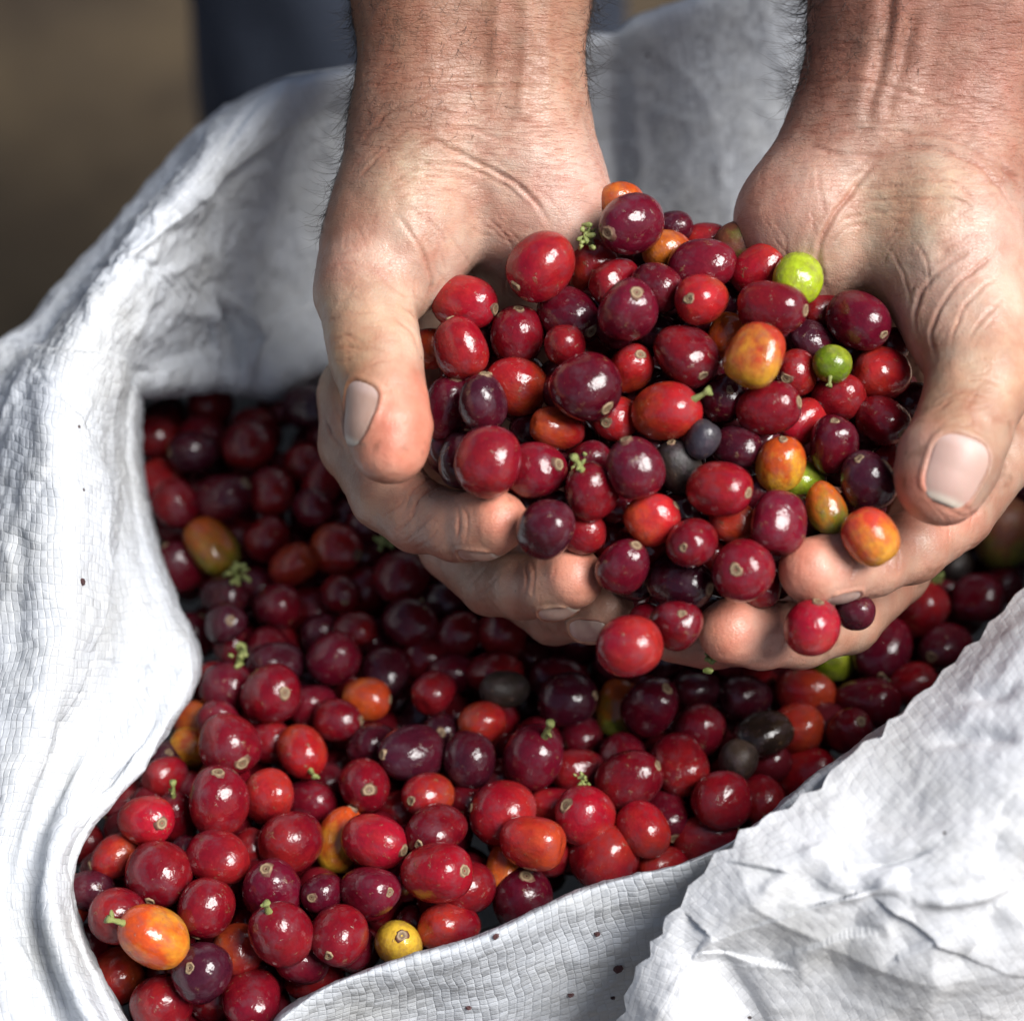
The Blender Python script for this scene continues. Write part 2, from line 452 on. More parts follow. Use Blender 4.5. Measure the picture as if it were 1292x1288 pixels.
RIM = [
    # left side, from the bottom of the picture upwards
    st((221, 1380, -75), (235, 1390, 0), (200, 1385, 15), (165, 1380, 22), (110, 1390, 18), (50, 1400, 22), (-30, 1420, 10), (-110, 1440, -20)),
    st((154, 1285, -75), (168, 1295, 0), (140, 1290, 12), (112, 1285, 20), (75, 1285, 10), (20, 1290, 20), (-60, 1300, 12), (-130, 1310, -20)),
    st((88, 1180, -79), (102, 1190, -4), (88, 1185, 6), (70, 1180, 13), (44, 1180, 4), (0, 1180, 14), (-60, 1190, 6), (-130, 1200, -25)),
    st((70, 1100, -84), (84, 1110, -9), (76, 1108, 0), (62, 1105, 8), (38, 1105, 2), (-5, 1100, 10), (-60, 1110, 4), (-130, 1110, -30)),
    st((98, 1032, -89), (112, 1042, -14), (98, 1045, -5), (80, 1050, 1), (55, 1050, -3), (5, 1040, 8), (-60, 1050, 0), (-130, 1050, -35)),
    st((174, 952, -99), (188, 962, -24), (162, 955, -15), (125, 950, -13), (92, 945, -9), (35, 940, 4), (-50, 950, -8), (-120, 950, -45)),
    st((232, 838, -115), (246, 848, -40), (205, 850, -29), (160, 855, -27), (122, 855, -14), (55, 850, 0), (-40, 860, -14), (-110, 860, -50)),
    st((208, 760, -123), (222, 770, -48), (190, 772, -35), (158, 775, -30), (124, 770, -14), (60, 765, -3), (-30, 770, -18), (-100, 775, -55)),
    st((182, 680, -129), (196, 690, -54), (172, 690, -42), (142, 690, -33), (120, 685, -19), (60, 670, -7), (-25, 660, -24), (-95, 670, -60)),
    st((158, 580, -137), (172, 590, -62), (154, 585, -50), (134, 575, -40), (108, 565, -22), (58, 550, -16), (-10, 530, -34), (-80, 530, -70), sh=(8, 18)),
    st((149, 508, -143), (163, 518, -68), (150, 512, -56), (130, 500, -44), (98, 480, -28), (52, 450, -26), (8, 440, -48), (-30, 440, -80), sh=(12, 34)),
    st((158, 483, -136), (166, 487, -76), (160, 470, -64), (150, 435, -50), (110, 395, -36), (78, 365, -36), (50, 380, -62), (20, 400, -95), sh=(14, 42)),
    st((217, 476, -152), (225, 480, -92), (205, 455, -78), (185, 385, -56), (150, 320, -42), (118, 296, -44), (95, 310, -72), (65, 340, -105), sh=(15, 44)),
    st((282, 480, -162), (290, 484, -102), (262, 440, -92), (240, 345, -68), (205, 250, -50), (168, 232, -52), (145, 245, -80), (120, 280, -115), sh=(14, 42)),
    st((334, 496, -168), (342, 500, -108), (320, 420, -104), (290, 310, -84), (262, 205, -58), (238, 160, -58), (215, 170, -86), (190, 210, -120), sh=(12, 40)),
    st((397, 466, -178), (405, 470, -118), (380, 370, -114), (350, 260, -96), (322, 170, -66), (300, 116, -66), (285, 125, -92), (265, 160, -125), sh=(6, 26)),
    st((520, 480, -150), (490, 450, -126), (470, 330, -122), (440, 220, -106), (412, 140, -82), (392, 98, -76), (385, 106, -100), (370, 130, -130)),
    st((640, 480, -155), (620, 440, -134), (600, 320, -128), (580, 200, -118), (560, 120, -100), (548, 82, -92), (548, 90, -114), (545, 110, -140)),
    st((780, 480, -155), (770, 430, -138), (765, 300, -128), (758, 180, -118), (750, 100, -106), (742, 50, -98), (745, 58, -120), (750, 80, -145)),
    st((920, 480, -155), (915, 430, -136), (905, 300, -122), (895, 180, -112), (885, 80, -104), (872, 6, -96), (880, 12, -118), (885, 40, -145)),
    st((1060, 480, -150), (1060, 430, -130), (1045, 300, -118), (1030, 180, -108), (1015, 60, -100), (1000, -30, -94), (1010, -25, -116), (1020, 0, -145)),
    st((1200, 500, -145), (1210, 440, -120), (1190, 300, -108), (1170, 180, -100), (1150, 40, -92), (1130, -60, -86), (1140, -60, -110), (1150, -30, -140)),
    st((1300, 540, -130), (1350, 470, -100), (1350, 320, -88), (1350, 200, -80), (1350, 60, -72), (1350, -30, -70), (1380, -30, -96), (1400, 0, -130)),
    st((1330, 600, -120), (1400, 560, -84), (1430, 460, -66), (1460, 360, -54), (1490, 260, -46), (1520, 200, -48), (1550, 220, -80), (1570, 250, -120)),
    st((1330, 660, -110), (1400, 640, -66), (1425, 600, -40), (1450, 550, -26), (1490, 520, -18), (1540, 500, -24), (1590, 520, -60), (1620, 540, -110)),
    st((1310, 740, -100), (1362, 725, -44), (1375, 710, -10), (1392, 705, 2), (1425, 710, 6), (1480, 720, -5), (1530, 740, -45), (1560, 760, -100)),
    # front, from the right back to the left
    st((1250, 830, -90), (1285, 790, -30), (1288, 782, 4), (1298, 790, 12), (1325, 815, 10), (1380, 860, -10), (1410, 900, -50), (1430, 940, -100)),
    st((1150, 920, -80), (1180, 880, -20), (1182, 872, 12), (1190, 884, 18), (1212, 920, 15), (1250, 990, -6), (1275, 1060, -50), (1280, 1120, -100)),
    st((1030, 1020, -70), (1060, 970, -10), (1062, 960, 18), (1070, 974, 22), (1090, 1020, 16), (1120, 1120, -8), (1140, 1200, -50), (1140, 1260, -95)),
    st((880, 1090, -60), (900, 1078, -8), (901, 1068, 18), (905, 1086, 20), (915, 1130, 10), (930, 1230, -12), (945, 1310, -44), (950, 1370, -80)),
    st((740, 1130, -55), (750, 1124, -12), (751, 1116, 12), (755, 1132, 14), (765, 1170, 5), (780, 1260, -14), (795, 1340, -40), (805, 1410, -75)),
    st((590, 1180, -50), (602, 1188, -14), (603, 1182, 10), (608, 1198, 12), (618, 1235, 0), (630, 1310, -18), (645, 1390, -42), (655, 1450, -75)),
    st((490, 1220, -50), (505, 1218, -14), (506, 1211, 9), (510, 1226, 10), (518, 1262, -4), (530, 1330, -20), (545, 1410, -44), (550, 1470, -75)),
    st((400, 1290, -50), (408, 1252, -14), (409, 1244, 9), (408, 1258, 11), (410, 1290, 2), (415, 1360, -16), (420, 1440, -42), (420, 1500, -75)),
    st((370, 1350, -55), (345, 1298, -8), (340, 1290, 8), (330, 1310, 15), (320, 1345, 12), (310, 1410, 0), (300, 1480, -30), (290, 1540, -70)),
    st((360, 1400, -58), (300, 1385, -2), (285, 1380, 12), (268, 1390, 20), (240, 1410, 18), (210, 1460, 10), (180, 1520, -18), (160, 1570, -60)),
]

def ridged(P, sc, seed, p=1.5):
    return np.power(1 - np.clip(np.abs(perlin(P * sc, seed)) * 2.2, 0, 1), p)

# (points, width, height): width > 0 a step (raised on the right-hand side of the line's travel), width < 0 a ridge or a crease
LEDGES = [
    ([(250, 262), (297, 227), (335, 193), (376, 162), (450, 118)], 1.3, -5.5),
    ([(216, 302), (240, 292), (258, 268)], 1.3, -3.2),
    ([(160, 452), (205, 455), (250, 448), (276, 436)], 2.0, 4.5),
    ([(165, 312), (190, 330), (222, 350)], -3.0, -2.6),
    ([(263, 375), (270, 405), (273, 440), (268, 470)], -5.0, 3.2), ([(283, 368), (305, 392), (319, 425), (316, 478)], -5.0, 3.6), ([(276, 372), (290, 405), (298, 440), (296, 482)], -4.0, -3.2),
    ([(240, 395), (262, 372), (290, 352)], -4.0, -1.5),
    ([(118, 486), (104, 525), (82, 570)], 1.5, 1.6), ([(82, 570), (62, 566), (44, 570)], -2.0, -1.0),
    ([(116, 572), (140, 612), (147, 650), (137, 699), (133, 774), (116, 828)], 1.0, 2.4),
    ([(116, 828), (171, 842), (236, 846)], -2.2, -1.3),
    ([(113, 340), (116, 420), (112, 470)], -8.0, 1.4), ([(60, 500), (75, 620), (86, 760), (80, 860)], -12.0, 1.4), ([(20, 600), (30, 720), (20, 860)], -14.0, -1.4),
    ([(104, 880), (85, 915), (68, 975), (42, 1060), (26, 1130)], -13.0, -2.6), ([(128, 890), (106, 960), (84, 1020), (62, 1090)], -9.0, 1.6),
    ([(60, 1060), (48, 1130), (62, 1210), (95, 1300)], -7.0, -2.0), ([(90, 1075), (76, 1110), (80, 1150), (110, 1230)], -6.0, 1.2),
    ([(190, 920), (150, 990), (112, 1022), (84, 1060)], -4.0, 1.0),
    ([(200, 900), (165, 960), (120, 1000)], -3.0, -0.8),
    ([(20, 480), (60, 430), (85, 400)], -4, -1.2), ([(0, 560), (30, 500), (62, 470)], -5, 1.2),
    ([(300, 120), (270, 170), (250, 215)], -5, 1.0), ([(345, 112), (300, 160), (262, 230)], -5, -0.9),
]
for k_ in range(7):
    LEDGES.append(([(188 + k_ * 10, 330 + k_ * 4), (208 + k_ * 9, 352 + k_ * 3), (226 + k_ * 8, 382 + k_ * 2)], -2.2, 1.5 * (-1) ** k_))

def ledges(out, u, v, LST):
    # folds and turned hems: one side of the line lies on top of the other
    for pts, w_, amt in LST:
        pts = [tuple(q) for q in catmull(np.array(pts, float), len(pts) * 5)]
        best = np.full(len(u), 1e9); sg = np.zeros(len(u))
        for (x0, y0), (x1, y1) in zip(pts[:-1], pts[1:]):
            dx, dy = x1 - x0, y1 - y0; L2 = dx * dx + dy * dy
            t = np.clip(((u - x0) * dx + (v - y0) * dy) / L2, 0, 1)
            d = np.hypot(u - x0 - t * dx, v - y0 - t * dy)
            cr = dx * (v - y0) - dy * (u - x0)
            m_ = d < best; best[m_] = d[m_]; sg[m_] = np.sign(cr[m_])
        d = best * sg
        e = np.minimum(np.hypot(u - pts[0][0], v - pts[0][1]), np.hypot(u - pts[-1][0], v - pts[-1][1]))
        tp = np.clip(e / 40, 0, 1)
        if w_ > 0: out += amt * tp * (1 / (1 + np.exp(np.clip(-d / w_, -30, 30)))) * np.exp(-np.abs(d) / 70)
        else: out += amt * tp * np.exp(-(d / w_) ** 2)

def rim_disp(P, ns, ntt):
    u, v = px_of(P)
    front = np.clip((v - 980) / 150, 0, 1) * np.clip((u - 330) / 80, 0, 1)
    back = np.clip((u - 350) / 100, 0, 1) * np.clip((600 - v) / 100, 0, 1)
    a = 2.2 * perlin(P * np.array([0.030, 0.018, 0.02]), 3)
    b = 1.0 * ridged(P * np.array([1, 0.45, 1]), 0.04, 5, 3) + 0.5 * ridged(P * np.array([1, 0.6, 1]), 0.09, 6, 3)
    c = 0.28 * perlin(P * 0.22, 7) + 0.20 * perlin(P * 0.5, 8) * (0.4 + np.clip(perlin(P * 0.03, 12), 0, 1) * 2)
    amp = 1 - 0.45 * front - 0.35 * back
    out = (a + b * 0.8 + c) * amp
    cz = np.exp(-(((u - 250) / 110) ** 2 + ((v - 330) / 120) ** 2))
    out += cz * (2.0 * ridged(P * np.array([1, 1.2, 1]), 0.05, 61, 1.4) + 1.1 * ridged(P, 0.12, 62, 1.8) - 1.2)
    ledges(out, u, v, LEDGES)
    # gathered pleats hanging at the far left corner of the mouth
    g = np.exp(-(((u - 300) / 45) ** 2 + ((v - 420) / 80) ** 2))
    out += g * 1.2 * np.sin((u - 300 + (v - 420) * 0.15) / 8.5)
    g = np.exp(-(((u - 210) / 60) ** 2 + ((v - 360) / 60) ** 2))
    out += g * 0.4 * np.sin((u + v) / 7.0)
    g = np.exp(-((u - 775) / 16) ** 2) * np.clip((480 - v) / 100, 0, 1)
    out -= g * 2.2
    g = np.exp(-((u - 745 - (v - 200) * 0.1) / 14) ** 2) * np.clip((480 - v) / 100, 0, 1)
    out += g * 1.5
    return out

_, CLOTH = sheet('sack_body', RIM, 900, 330, sack, closed=True, disp=rim_disp)

# the flap, its sunlit brightness partly put into its colour: the raw zigzag-cut hem folded back over the front rim
FL = [
    [(1420, 640, 6), (1450, 680, 18), (1490, 740, 20), (1530, 800, 12), (1570, 850, -20), (1600, 900, -70)],
    [(1312, 722, 18), (1345, 790, 38), (1400, 860, 50), (1460, 930, 44), (1520, 1000, 0), (1560, 1050, -60)],
    [(1205, 838, 24), (1250, 895, 42), (1320, 970, 56), (1390, 1050, 52), (1450, 1130, 20), (1480, 1180, -50)],
    [(1090, 940, 28), (1140, 1000, 43), (1215, 1075, 54), (1290, 1150, 46), (1350, 1240, 24), (1380, 1320, -40)],
    [(1000, 1014, 29), (1055, 1070, 42), (1120, 1135, 48), (1195, 1205, 38), (1260, 1300, 18), (1290, 1390, -30)],
    [(925, 1060, 28), (975, 1125, 38), (1040, 1180, 40), (1100, 1240, 28), (1150, 1330, 12), (1180, 1410, -30)],
    [(858, 1140, 24), (905, 1185, 30), (955, 1232, 24), (1000, 1290, 16), (1040, 1370, 4), (1060, 1440, -30)],
    [(805, 1225, 16), (850, 1250, 24), (890, 1300, 18), (920, 1360, 8), (950, 1430, -4), (960, 1490, -36)],
    [(775, 1310, 4), (815, 1335, 14), (850, 1380, 10), (880, 1430, 0), (900, 1490, -14), (910, 1550, -46)],
]
def flap_edge(G):
    ns = G.shape[0]
    s = np.concatenate([[0], np.cumsum(np.linalg.norm(np.diff(G[:, 0], axis=0), axis=1))])
    per = 8.6
    tri = np.abs(((s / per + 0.25 * perlin(np.stack([s * 0.05, s * 0, s * 0], 1), 4)) % 1.0) - 0.5) * 2
    t = np.gradient(G[:, 0], axis=0); t /= np.linalg.norm(t, axis=1)[:, None]
    d = G[:, 3] - G[:, 0]; d /= np.linalg.norm(d, axis=1)[:, None]
    amp = (tri * 3.4 * (0.55 + 0.5 * perlin(np.stack([s * 0.09, s * 0, s * 0], 1), 9)) - 1.0)
    fall = np.exp(-np.arange(G.shape[1]) / 9.0)
    return G + d[:, None, :] * (amp[:, None] * fall[None, :])[..., None]
def flap_disp(P, ns, ntt):
    j = np.tile(np.linspace(0, 1, ntt), ns)
    a = 4.0 * perlin(P * 0.022, 21)
    b = 2.6 * ridged(P * np.array([0.35, 1.1, 1]), 0.020, 22, 1.2) + 1.1 * np.clip(perlin(P * 0.03, 29) * 2, 0, 1) * ridged(P * np.array([0.5, 1.3, 1]), 0.06, 23, 1.5)
    c = 0.22 * perlin(P * 0.2, 24) + 0.1 * perlin(P * 0.45, 25)
    out = (a * 0.9 + b) * np.clip(j * 5 + 0.15, 0, 1) + c - 2.2 * np.clip(j * 5, 0, 1)
    u, v = px_of(P)
    add = np.zeros(len(P)); ledges(add, u, v, FLAP_FOLDS)
    return out + add * np.clip((j - 0.04) * 9, 0, 1)
FLAP_FOLDS = [
    ([(1300, 1030), (1200, 1026), (1110, 1030), (1040, 1022)], 11.0, -4.0), ([(1300, 1075), (1240, 1092), (1176, 1108), (1110, 1128)], 11.0, -4.5),
    ([(1097, 1150), (1057, 1132), (1025, 1106), (1000, 1100)], 8.8, 3.5), ([(895, 1190), (930, 1235), (966, 1290), (980, 1330)], 11.0, -6.0),
    ([(1290, 1165), (1250, 1175), (1195, 1168), (1120, 1184)], 11.0, -4.5), ([(1110, 1215), (1060, 1235), (1010, 1230)], 8.8, -3.0),
    ([(1215, 1205), (1180, 1250), (1150, 1300)], 13.2, 4.0), ([(1290, 930), (1220, 925), (1160, 935)], -10.0, -2.0), ([(1292, 860), (1250, 880), (1200, 880)], -9.0, -1.8),
    ([(1060, 1060), (1000, 1090), (940, 1150)], -12.0, 2.0), ([(1180, 1060), (1120, 1080), (1060, 1090)], -7.0, -1.8), ([(1280, 1120), (1220, 1140), (1150, 1150)], -8.0, 2.0),
]
sheet('folded_flap', [[Lc(*p) for p in r] for r in FL], 420, 260, sack, disp=flap_disp, edge=flap_edge, mat=M_FLAP_LIT)
# ------------------------------------------------------------------ hands: one continuous skin surface per arm
PXM = 5.21        # picture units per mm at the hands

class Hand:
    """palm group and fingers as rounded cones (u, v, h, radius in picture units), blended and polygonised"""
    def __init__(self, palm, fingers, k_palm=9.0):
        conv = lambda c: (Lc(c[0], c[1], c[2]), c[3] / PXM)
        self.palm = [(conv(a), conv(b)) for a, b in palm]
        self.fingers = [([conv(c) for c in ch], kr, kk) for ch, kr, kk in fingers]
        self.k_palm = k_palm
    @staticmethod
    def cone(P, A, B):
        (a, ra), (b, rb) = A, B
        ab = (b - a).astype(np.float32)
        x, y, z = P
        x = x - np.float32(a[0]); y = y - np.float32(a[1]); z = z - np.float32(a[2])
        t = (x * ab[0] + y * ab[1] + z * ab[2]) * np.float32(1 / float((ab * ab).sum()))
        np.maximum(t, 0, out=t); np.minimum(t, 1, out=t)
        x -= t * ab[0]; y -= t * ab[1]; z -= t * ab[2]
        return np.sqrt(x * x + y * y + z * z) - (np.float32(ra) + t * np.float32(rb - ra))
    @staticmethod
    def smin(a, b, k):
        k = np.float32(k)
        e = np.maximum(k - np.abs(a - b), 0)
        return np.minimum(a, b) - e * e / (4 * k)
    def __call__(self, P):
        P = np.asarray(P, dtype=np.float32)
        out = np.empty(len(P), np.float32)
        for i in range(0, len(P), 24000):
            out[i:i + 24000] = self.field(np.ascontiguousarray(P[i:i + 24000].T))
        return out
    def field(self, P):
        d = None
        for A, B in self.palm:
            c = self.cone(P, A, B)
            d = c if d is None else self.smin(d, c, self.k_palm)
        out = d
        for ch, kroot, kk in self.fingers:
            f = None
            for A, B in zip(ch[:-1], ch[1:]):
                c = self.cone(P, A, B)
                f = c if f is None else self.smin(f, c, kk)
            out = self.smin(out, self.smin(d, f, kroot), 0.9)
        return out
    def grad(self, P, e=0.15):
        g = np.zeros_like(P)
        for k in range(3):
            d = np.zeros(3); d[k] = e
            g[:, k] = (self(P + d) - self(P - d)) / (2 * e)
        return g
    def grad1(self, P, f, e=0.1):
        g = np.zeros_like(P)
        for k in range(3):
            d = np.zeros(3); d[k] = e
            g[:, k] = (self(P + d) - f) / e
        return g
    def bounds(self):
        A = [c for pr in self.palm for c in pr] + [c for f in self.fingers for c in f[0]]
        lo = np.min([a - r for a, r in A], 0) - 4; hi = np.max([a + r for a, r in A], 0) + 4
        return lo, hi
    def mesh(self, step=0.6, vmin=-60):
        lo, hi = self.bounds()
        C = 6
        cs = step * C
        n = np.ceil((hi - lo) / cs).astype(int)
        ax = [lo[k] + (np.arange(n[k]) + 0.5) * cs for k in range(3)]
        X = np.stack(np.meshgrid(*ax, indexing='ij'), -1).reshape(-1, 3)
        fc = self(X).reshape(n)
        F = np.repeat(np.repeat(np.repeat(fc, C, 0), C, 1), C, 2).astype(np.float32)
        near = np.abs(fc) < cs * 1.05
        m = np.repeat(np.repeat(np.repeat(near, C, 0), C, 1), C, 2)
        idx = np.argwhere(m)
        F[m] = self(lo + (idx + 0.5) * step)
        # surface nets
        s = F < 0
        N = np.array(F.shape)
        cn = N - 1
        acc = np.zeros(tuple(cn) + (3,), np.float32); cnt = np.zeros(tuple(cn), np.float32)
        sl = lambda o: tuple(slice(o[k], N[k] - 1 + o[k]) for k in range(3))
        for axis in range(3):
            o1, o2 = [(1, 2), (0, 2), (0, 1)][axis]
            for p in (0, 1):
                for q in (0, 1):
                    A = [0, 0, 0]; A[o1] = p; A[o2] = q
                    B = list(A); B[axis] = 1
                    fa, fb = F[sl(A)], F[sl(B)]
                    cr = s[sl(A)] != s[sl(B)]
                    t = np.where(cr, fa / np.where(cr, fa - fb, 1), 0)
                    for k in range(3):
                        acc[..., k] += np.where(cr, (A[k] + (t if k == axis else 0)), 0)
                    cnt += cr
        act = cnt > 0
        vid = -np.ones(tuple(cn), int); vid[act] = np.arange(act.sum())
        base = np.argwhere(act)
        V = lo + (base + 0.5 + acc[act] / cnt[act][:, None]) * step
        quads = []
        for axis in range(3):
            o1, o2 = [(1, 2), (2, 0), (0, 1)][axis]
            a = s; sla = [slice(None)] * 3; slb = [slice(None)] * 3
            sla[axis] = slice(0, N[axis] - 1); slb[axis] = slice(1, N[axis])
            sa, sb = s[tuple(sla)], s[tuple(slb)]
            e = np.argwhere(sa != sb)
            ok = (e[:, o1] > 0) & (e[:, o2] > 0) & (e[:, o1] < N[o1] - 1) & (e[:, o2] < N[o2] - 1)
            e = e[ok]; ins = sa[tuple(e.T)]
            d1 = np.zeros(3, int); d1[o1] = 1; d2 = np.zeros(3, int); d2[o2] = 1
            q = np.stack([vid[tuple((e - d1 - d2).T)], vid[tuple((e - d2).T)], vid[tuple(e.T)], vid[tuple((e - d1).T)]], 1)
            q[~ins] = q[~ins][:, ::-1]
            quads.append(q)
        Q = np.concatenate(quads)
        Q = Q[(Q >= 0).all(1)]
        for _ in range(1):
            f = self(V); g = self.grad1(V, f)
            V = V - (f / np.maximum((g * g).sum(1), 0.2))[:, None] * g
        return V, Q

def seg_dist(U, Vv, pts):
    best = np.full(len(U), 1e9)
    for (x0, y0), (x1, y1) in zip(pts[:-1], pts[1:]):
        dx, dy = x1 - x0, y1 - y0
        t = np.clip(((U - x0) * dx + (Vv - y0) * dy) / (dx * dx + dy * dy), 0, 1)
        best = np.minimum(best, np.hypot(U - x0 - t * dx, Vv - y0 - t * dy))
    return best

def smooth_pts(pts, n=6):
    P = catmull(np.array(pts, float), (len(pts) - 1) * n + 1)
    return [tuple(p) for p in P]

TAN, PALM, THEN, TIP, BROWN, RED = (0.41, 0.19, 0.115), (0.60, 0.365, 0.270), (0.60, 0.39, 0.245), (0.72, 0.29, 0.20), (0.33, 0.18, 0.12), (0.50, 0.225, 0.165)

def finish_hand(hand, name, label, creases, ridges, tones, nails, parent, rough_v, fine=()):
    V, Q = hand.mesh()
    N = hand.grad(V); N /= np.linalg.norm(N, axis=1)[:, None]
    U, W = px_of(V)
    U = U + 2.2 * perlin(V * 0.22, 31); W = W + 2.2 * perlin(V * 0.22, 32)
    face = np.clip((N[:, 2] - 0.02) / 0.3, 0, 1)
    disp = 0.35 * perlin(V * 0.09, 33) + 0.10 * perlin(V * 0.3, 34) + 0.05 * perlin(V * 0.7, 35)
    cre = np.zeros(len(V))
    rc = np.random.default_rng(17 if hand is hand_a else 18)
    extra = []
    for (u0, u1, v0, v1, ang, sp, n, L, dp) in fine:
        for _ in range(n):
            x, y = rc.uniform(u0, u1), rc.uniform(v0, v1)
            a = math.radians(ang + rc.normal(0, sp)); l = L * rc.uniform(0.5, 1.3); bd = rc.normal(0, 0.16) * l
            dx, dy = math.cos(a), -math.sin(a)
            extra.append(([(x - dx * l / 2, y - dy * l / 2), (x - dy * bd, y + dx * bd), (x + dx * l / 2, y + dy * l / 2)], rc.uniform(1.3, 2.0), dp * rc.uniform(0.5, 1.3)))
    for pts, wd, dp in list(creases) + extra:
        pts = smooth_pts(pts)
        P = np.array(pts)
        wd = wd * 0.8
        mg = wd * 6 + 4
        m_ = np.where((U > P[:, 0].min() - mg) & (U < P[:, 0].max() + mg) & (W > P[:, 1].min() - mg) & (W < P[:, 1].max() + mg) & (face > 0))[0]
        if not len(m_): continue
        Um, Wm, fm = U[m_], W[m_], face[m_]
        d = seg_dist(Um, Wm, pts)
        L = np.hypot(*(P[-1] - P[0]))
        e = np.minimum(np.hypot(Um - P[0][0], Wm - P[0][1]), np.hypot(Um - P[-1][0], Wm - P[-1][1]))
        tp = np.clip(e / (0.22 * L + 1), 0.1, 1)
        k = np.exp(-(d / wd) ** 2) * fm * tp * (0.75 + 0.5 * perlin(V[m_] * 0.3, 51))
        disp[m_] -= dp * 1.15 * k
        disp[m_] += dp * 0.2 * np.exp(-((d - wd * 2.3) / (wd * 1.4)) ** 2) * fm * tp
        cre[m_] = np.maximum(cre[m_], k * min(1.0, 0.25 + dp / 0.5))
    for pts, wd, dp in ridges:
        pts = smooth_pts(pts)
        d = seg_dist(U, W, pts)
        P = np.array(pts)
        e = np.minimum(np.hypot(U - P[0][0], W - P[0][1]), np.hypot(U - P[-1][0], W - P[-1][1]))
        disp += dp * np.exp(-(d / wd) ** 2) * face * np.clip(e / 30, 0.1, 1)
    # nails
    nail_meshes = []
    for (c, a, n, L, Wn, R, tone) in nails:
        c = Lc(*c); a = np.array(a, float); a /= np.linalg.norm(a)
        n = np.array(n, float); n -= a * (n @ a); n /= np.linalg.norm(n)
        sd_ = np.cross(a, n)
        rel = V - c
        x = rel @ a; dz = rel @ n; y = rel @ sd_
        phi = np.arctan2(y, dz)
        phm = Wn / 2 / R
        q = (np.abs(x / (L / 2)) ** 3.2 + np.abs(phi / phm) ** 3.2)
        on = (dz > 0) & (np.abs(x) < L) & (np.abs(phi) < 1.9)
        disp = np.where(on, disp - 0.75 * (1 / (1 + np.exp(np.clip((q - 1.0) * 9, -40, 40)))), disp)
        rimm = np.exp(-((q - 1.5) / 0.5) ** 2)
        disp = np.where(on & (x < L * 0.42), disp + 0.45 * rimm, disp)
        cre = np.where(on, np.maximum(cre, np.exp(-((q - 1.1) / 0.18) ** 2) * 0.8), cre)
        # plate
        ns_, nw = 26, 28
        sv = np.linspace(-1, 1, ns_); wv = np.linspace(-1, 1, nw)
        SS, WW = np.meshgrid(sv, wv, indexing='ij')
        # superellipse disc mapping
        lim = (1 - np.abs(SS) ** 4.5 * 0.93) ** (1 / 3.2)
        ph = WW * phm * lim * 1.02
        st_ = c + a * (SS * L / 2 * 1.02)[..., None] + (n * np.cos(ph)[..., None] + sd_ * np.sin(ph)[..., None]) * (R * 1.7)
        Pn = st_.reshape(-1, 3); dr = -(n * np.cos(ph)[..., None] + sd_ * np.sin(ph)[..., None]).reshape(-1, 3)
        for _ in range(40):
            Pn = Pn + dr * (hand(Pn) * 0.8)[:, None]
        off = (-0.52 + 0.28 * (1 - WW ** 2) * (1 - 0.6 * SS ** 2)).reshape(-1) + 0.35 * np.clip(SS.reshape(-1) - 0.75, 0, 1)
        Pn = Pn - dr * off[:, None]
        I, J = np.meshgrid(np.arange(ns_ - 1), np.arange(nw - 1), indexing='ij'); I, J = I.ravel(), J.ravel()
        Fn = np.stack([I * nw + J, (I + 1) * nw + J, (I + 1) * nw + J + 1, I * nw + J + 1], 1)
        nail_meshes.append((Pn * 0.001, Fn, tone, SS.reshape(-1)))
    V2 = V + N * disp[:, None]
    # skin tone
    num = np.zeros((len(V), 3)); den = np.zeros(len(V)) + 1e-9
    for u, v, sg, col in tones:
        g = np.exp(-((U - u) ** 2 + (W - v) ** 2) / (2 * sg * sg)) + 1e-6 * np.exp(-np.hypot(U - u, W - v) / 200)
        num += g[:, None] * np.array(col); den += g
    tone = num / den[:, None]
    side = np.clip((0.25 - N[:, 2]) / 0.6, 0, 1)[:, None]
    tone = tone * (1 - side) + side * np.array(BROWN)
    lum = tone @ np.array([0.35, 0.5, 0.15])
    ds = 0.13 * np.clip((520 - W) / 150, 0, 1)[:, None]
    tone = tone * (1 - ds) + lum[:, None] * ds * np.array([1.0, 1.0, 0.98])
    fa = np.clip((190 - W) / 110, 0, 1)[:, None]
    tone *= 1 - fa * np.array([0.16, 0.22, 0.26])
    dirt = np.clip(perlin(V * 0.17, 61) + 0.5 * perlin(V * 0.6, 62) - 0.45, 0, 0.5)[:, None] * np.clip((W - 420) / 150, 0.25, 1)[:, None]
    tone = tone * (1 - dirt) + np.array([0.20, 0.10, 0.06]) * dirt
    tone *= (1 + 0.13 * perlin(V * 0.12, 41))[:, None]
    tone *= np.stack([1 + 0.02 * perlin(V * 0.35, 42), 1 - 0.10 * perlin(V * 0.25, 43), 1 - 0.12 * perlin(V * 0.25, 43)], 1)
    tone *= np.array([0.87, 0.92, 0.92])
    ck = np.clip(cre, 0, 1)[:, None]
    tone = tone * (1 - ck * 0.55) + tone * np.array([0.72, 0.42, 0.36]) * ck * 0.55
    rgba = np.concatenate([np.clip(tone, 0, 1), np.ones((len(V), 1))], 1)
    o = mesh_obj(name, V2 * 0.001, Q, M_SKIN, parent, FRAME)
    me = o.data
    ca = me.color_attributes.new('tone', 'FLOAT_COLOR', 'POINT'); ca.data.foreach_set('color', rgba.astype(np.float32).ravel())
    ra = me.attributes.new('rough_skin', 'FLOAT', 'POINT')
    ra.data.foreach_set('value', np.clip((rough_v - W) / 160, 0.12, 1).astype(np.float32))
    if label: o['label'] = label
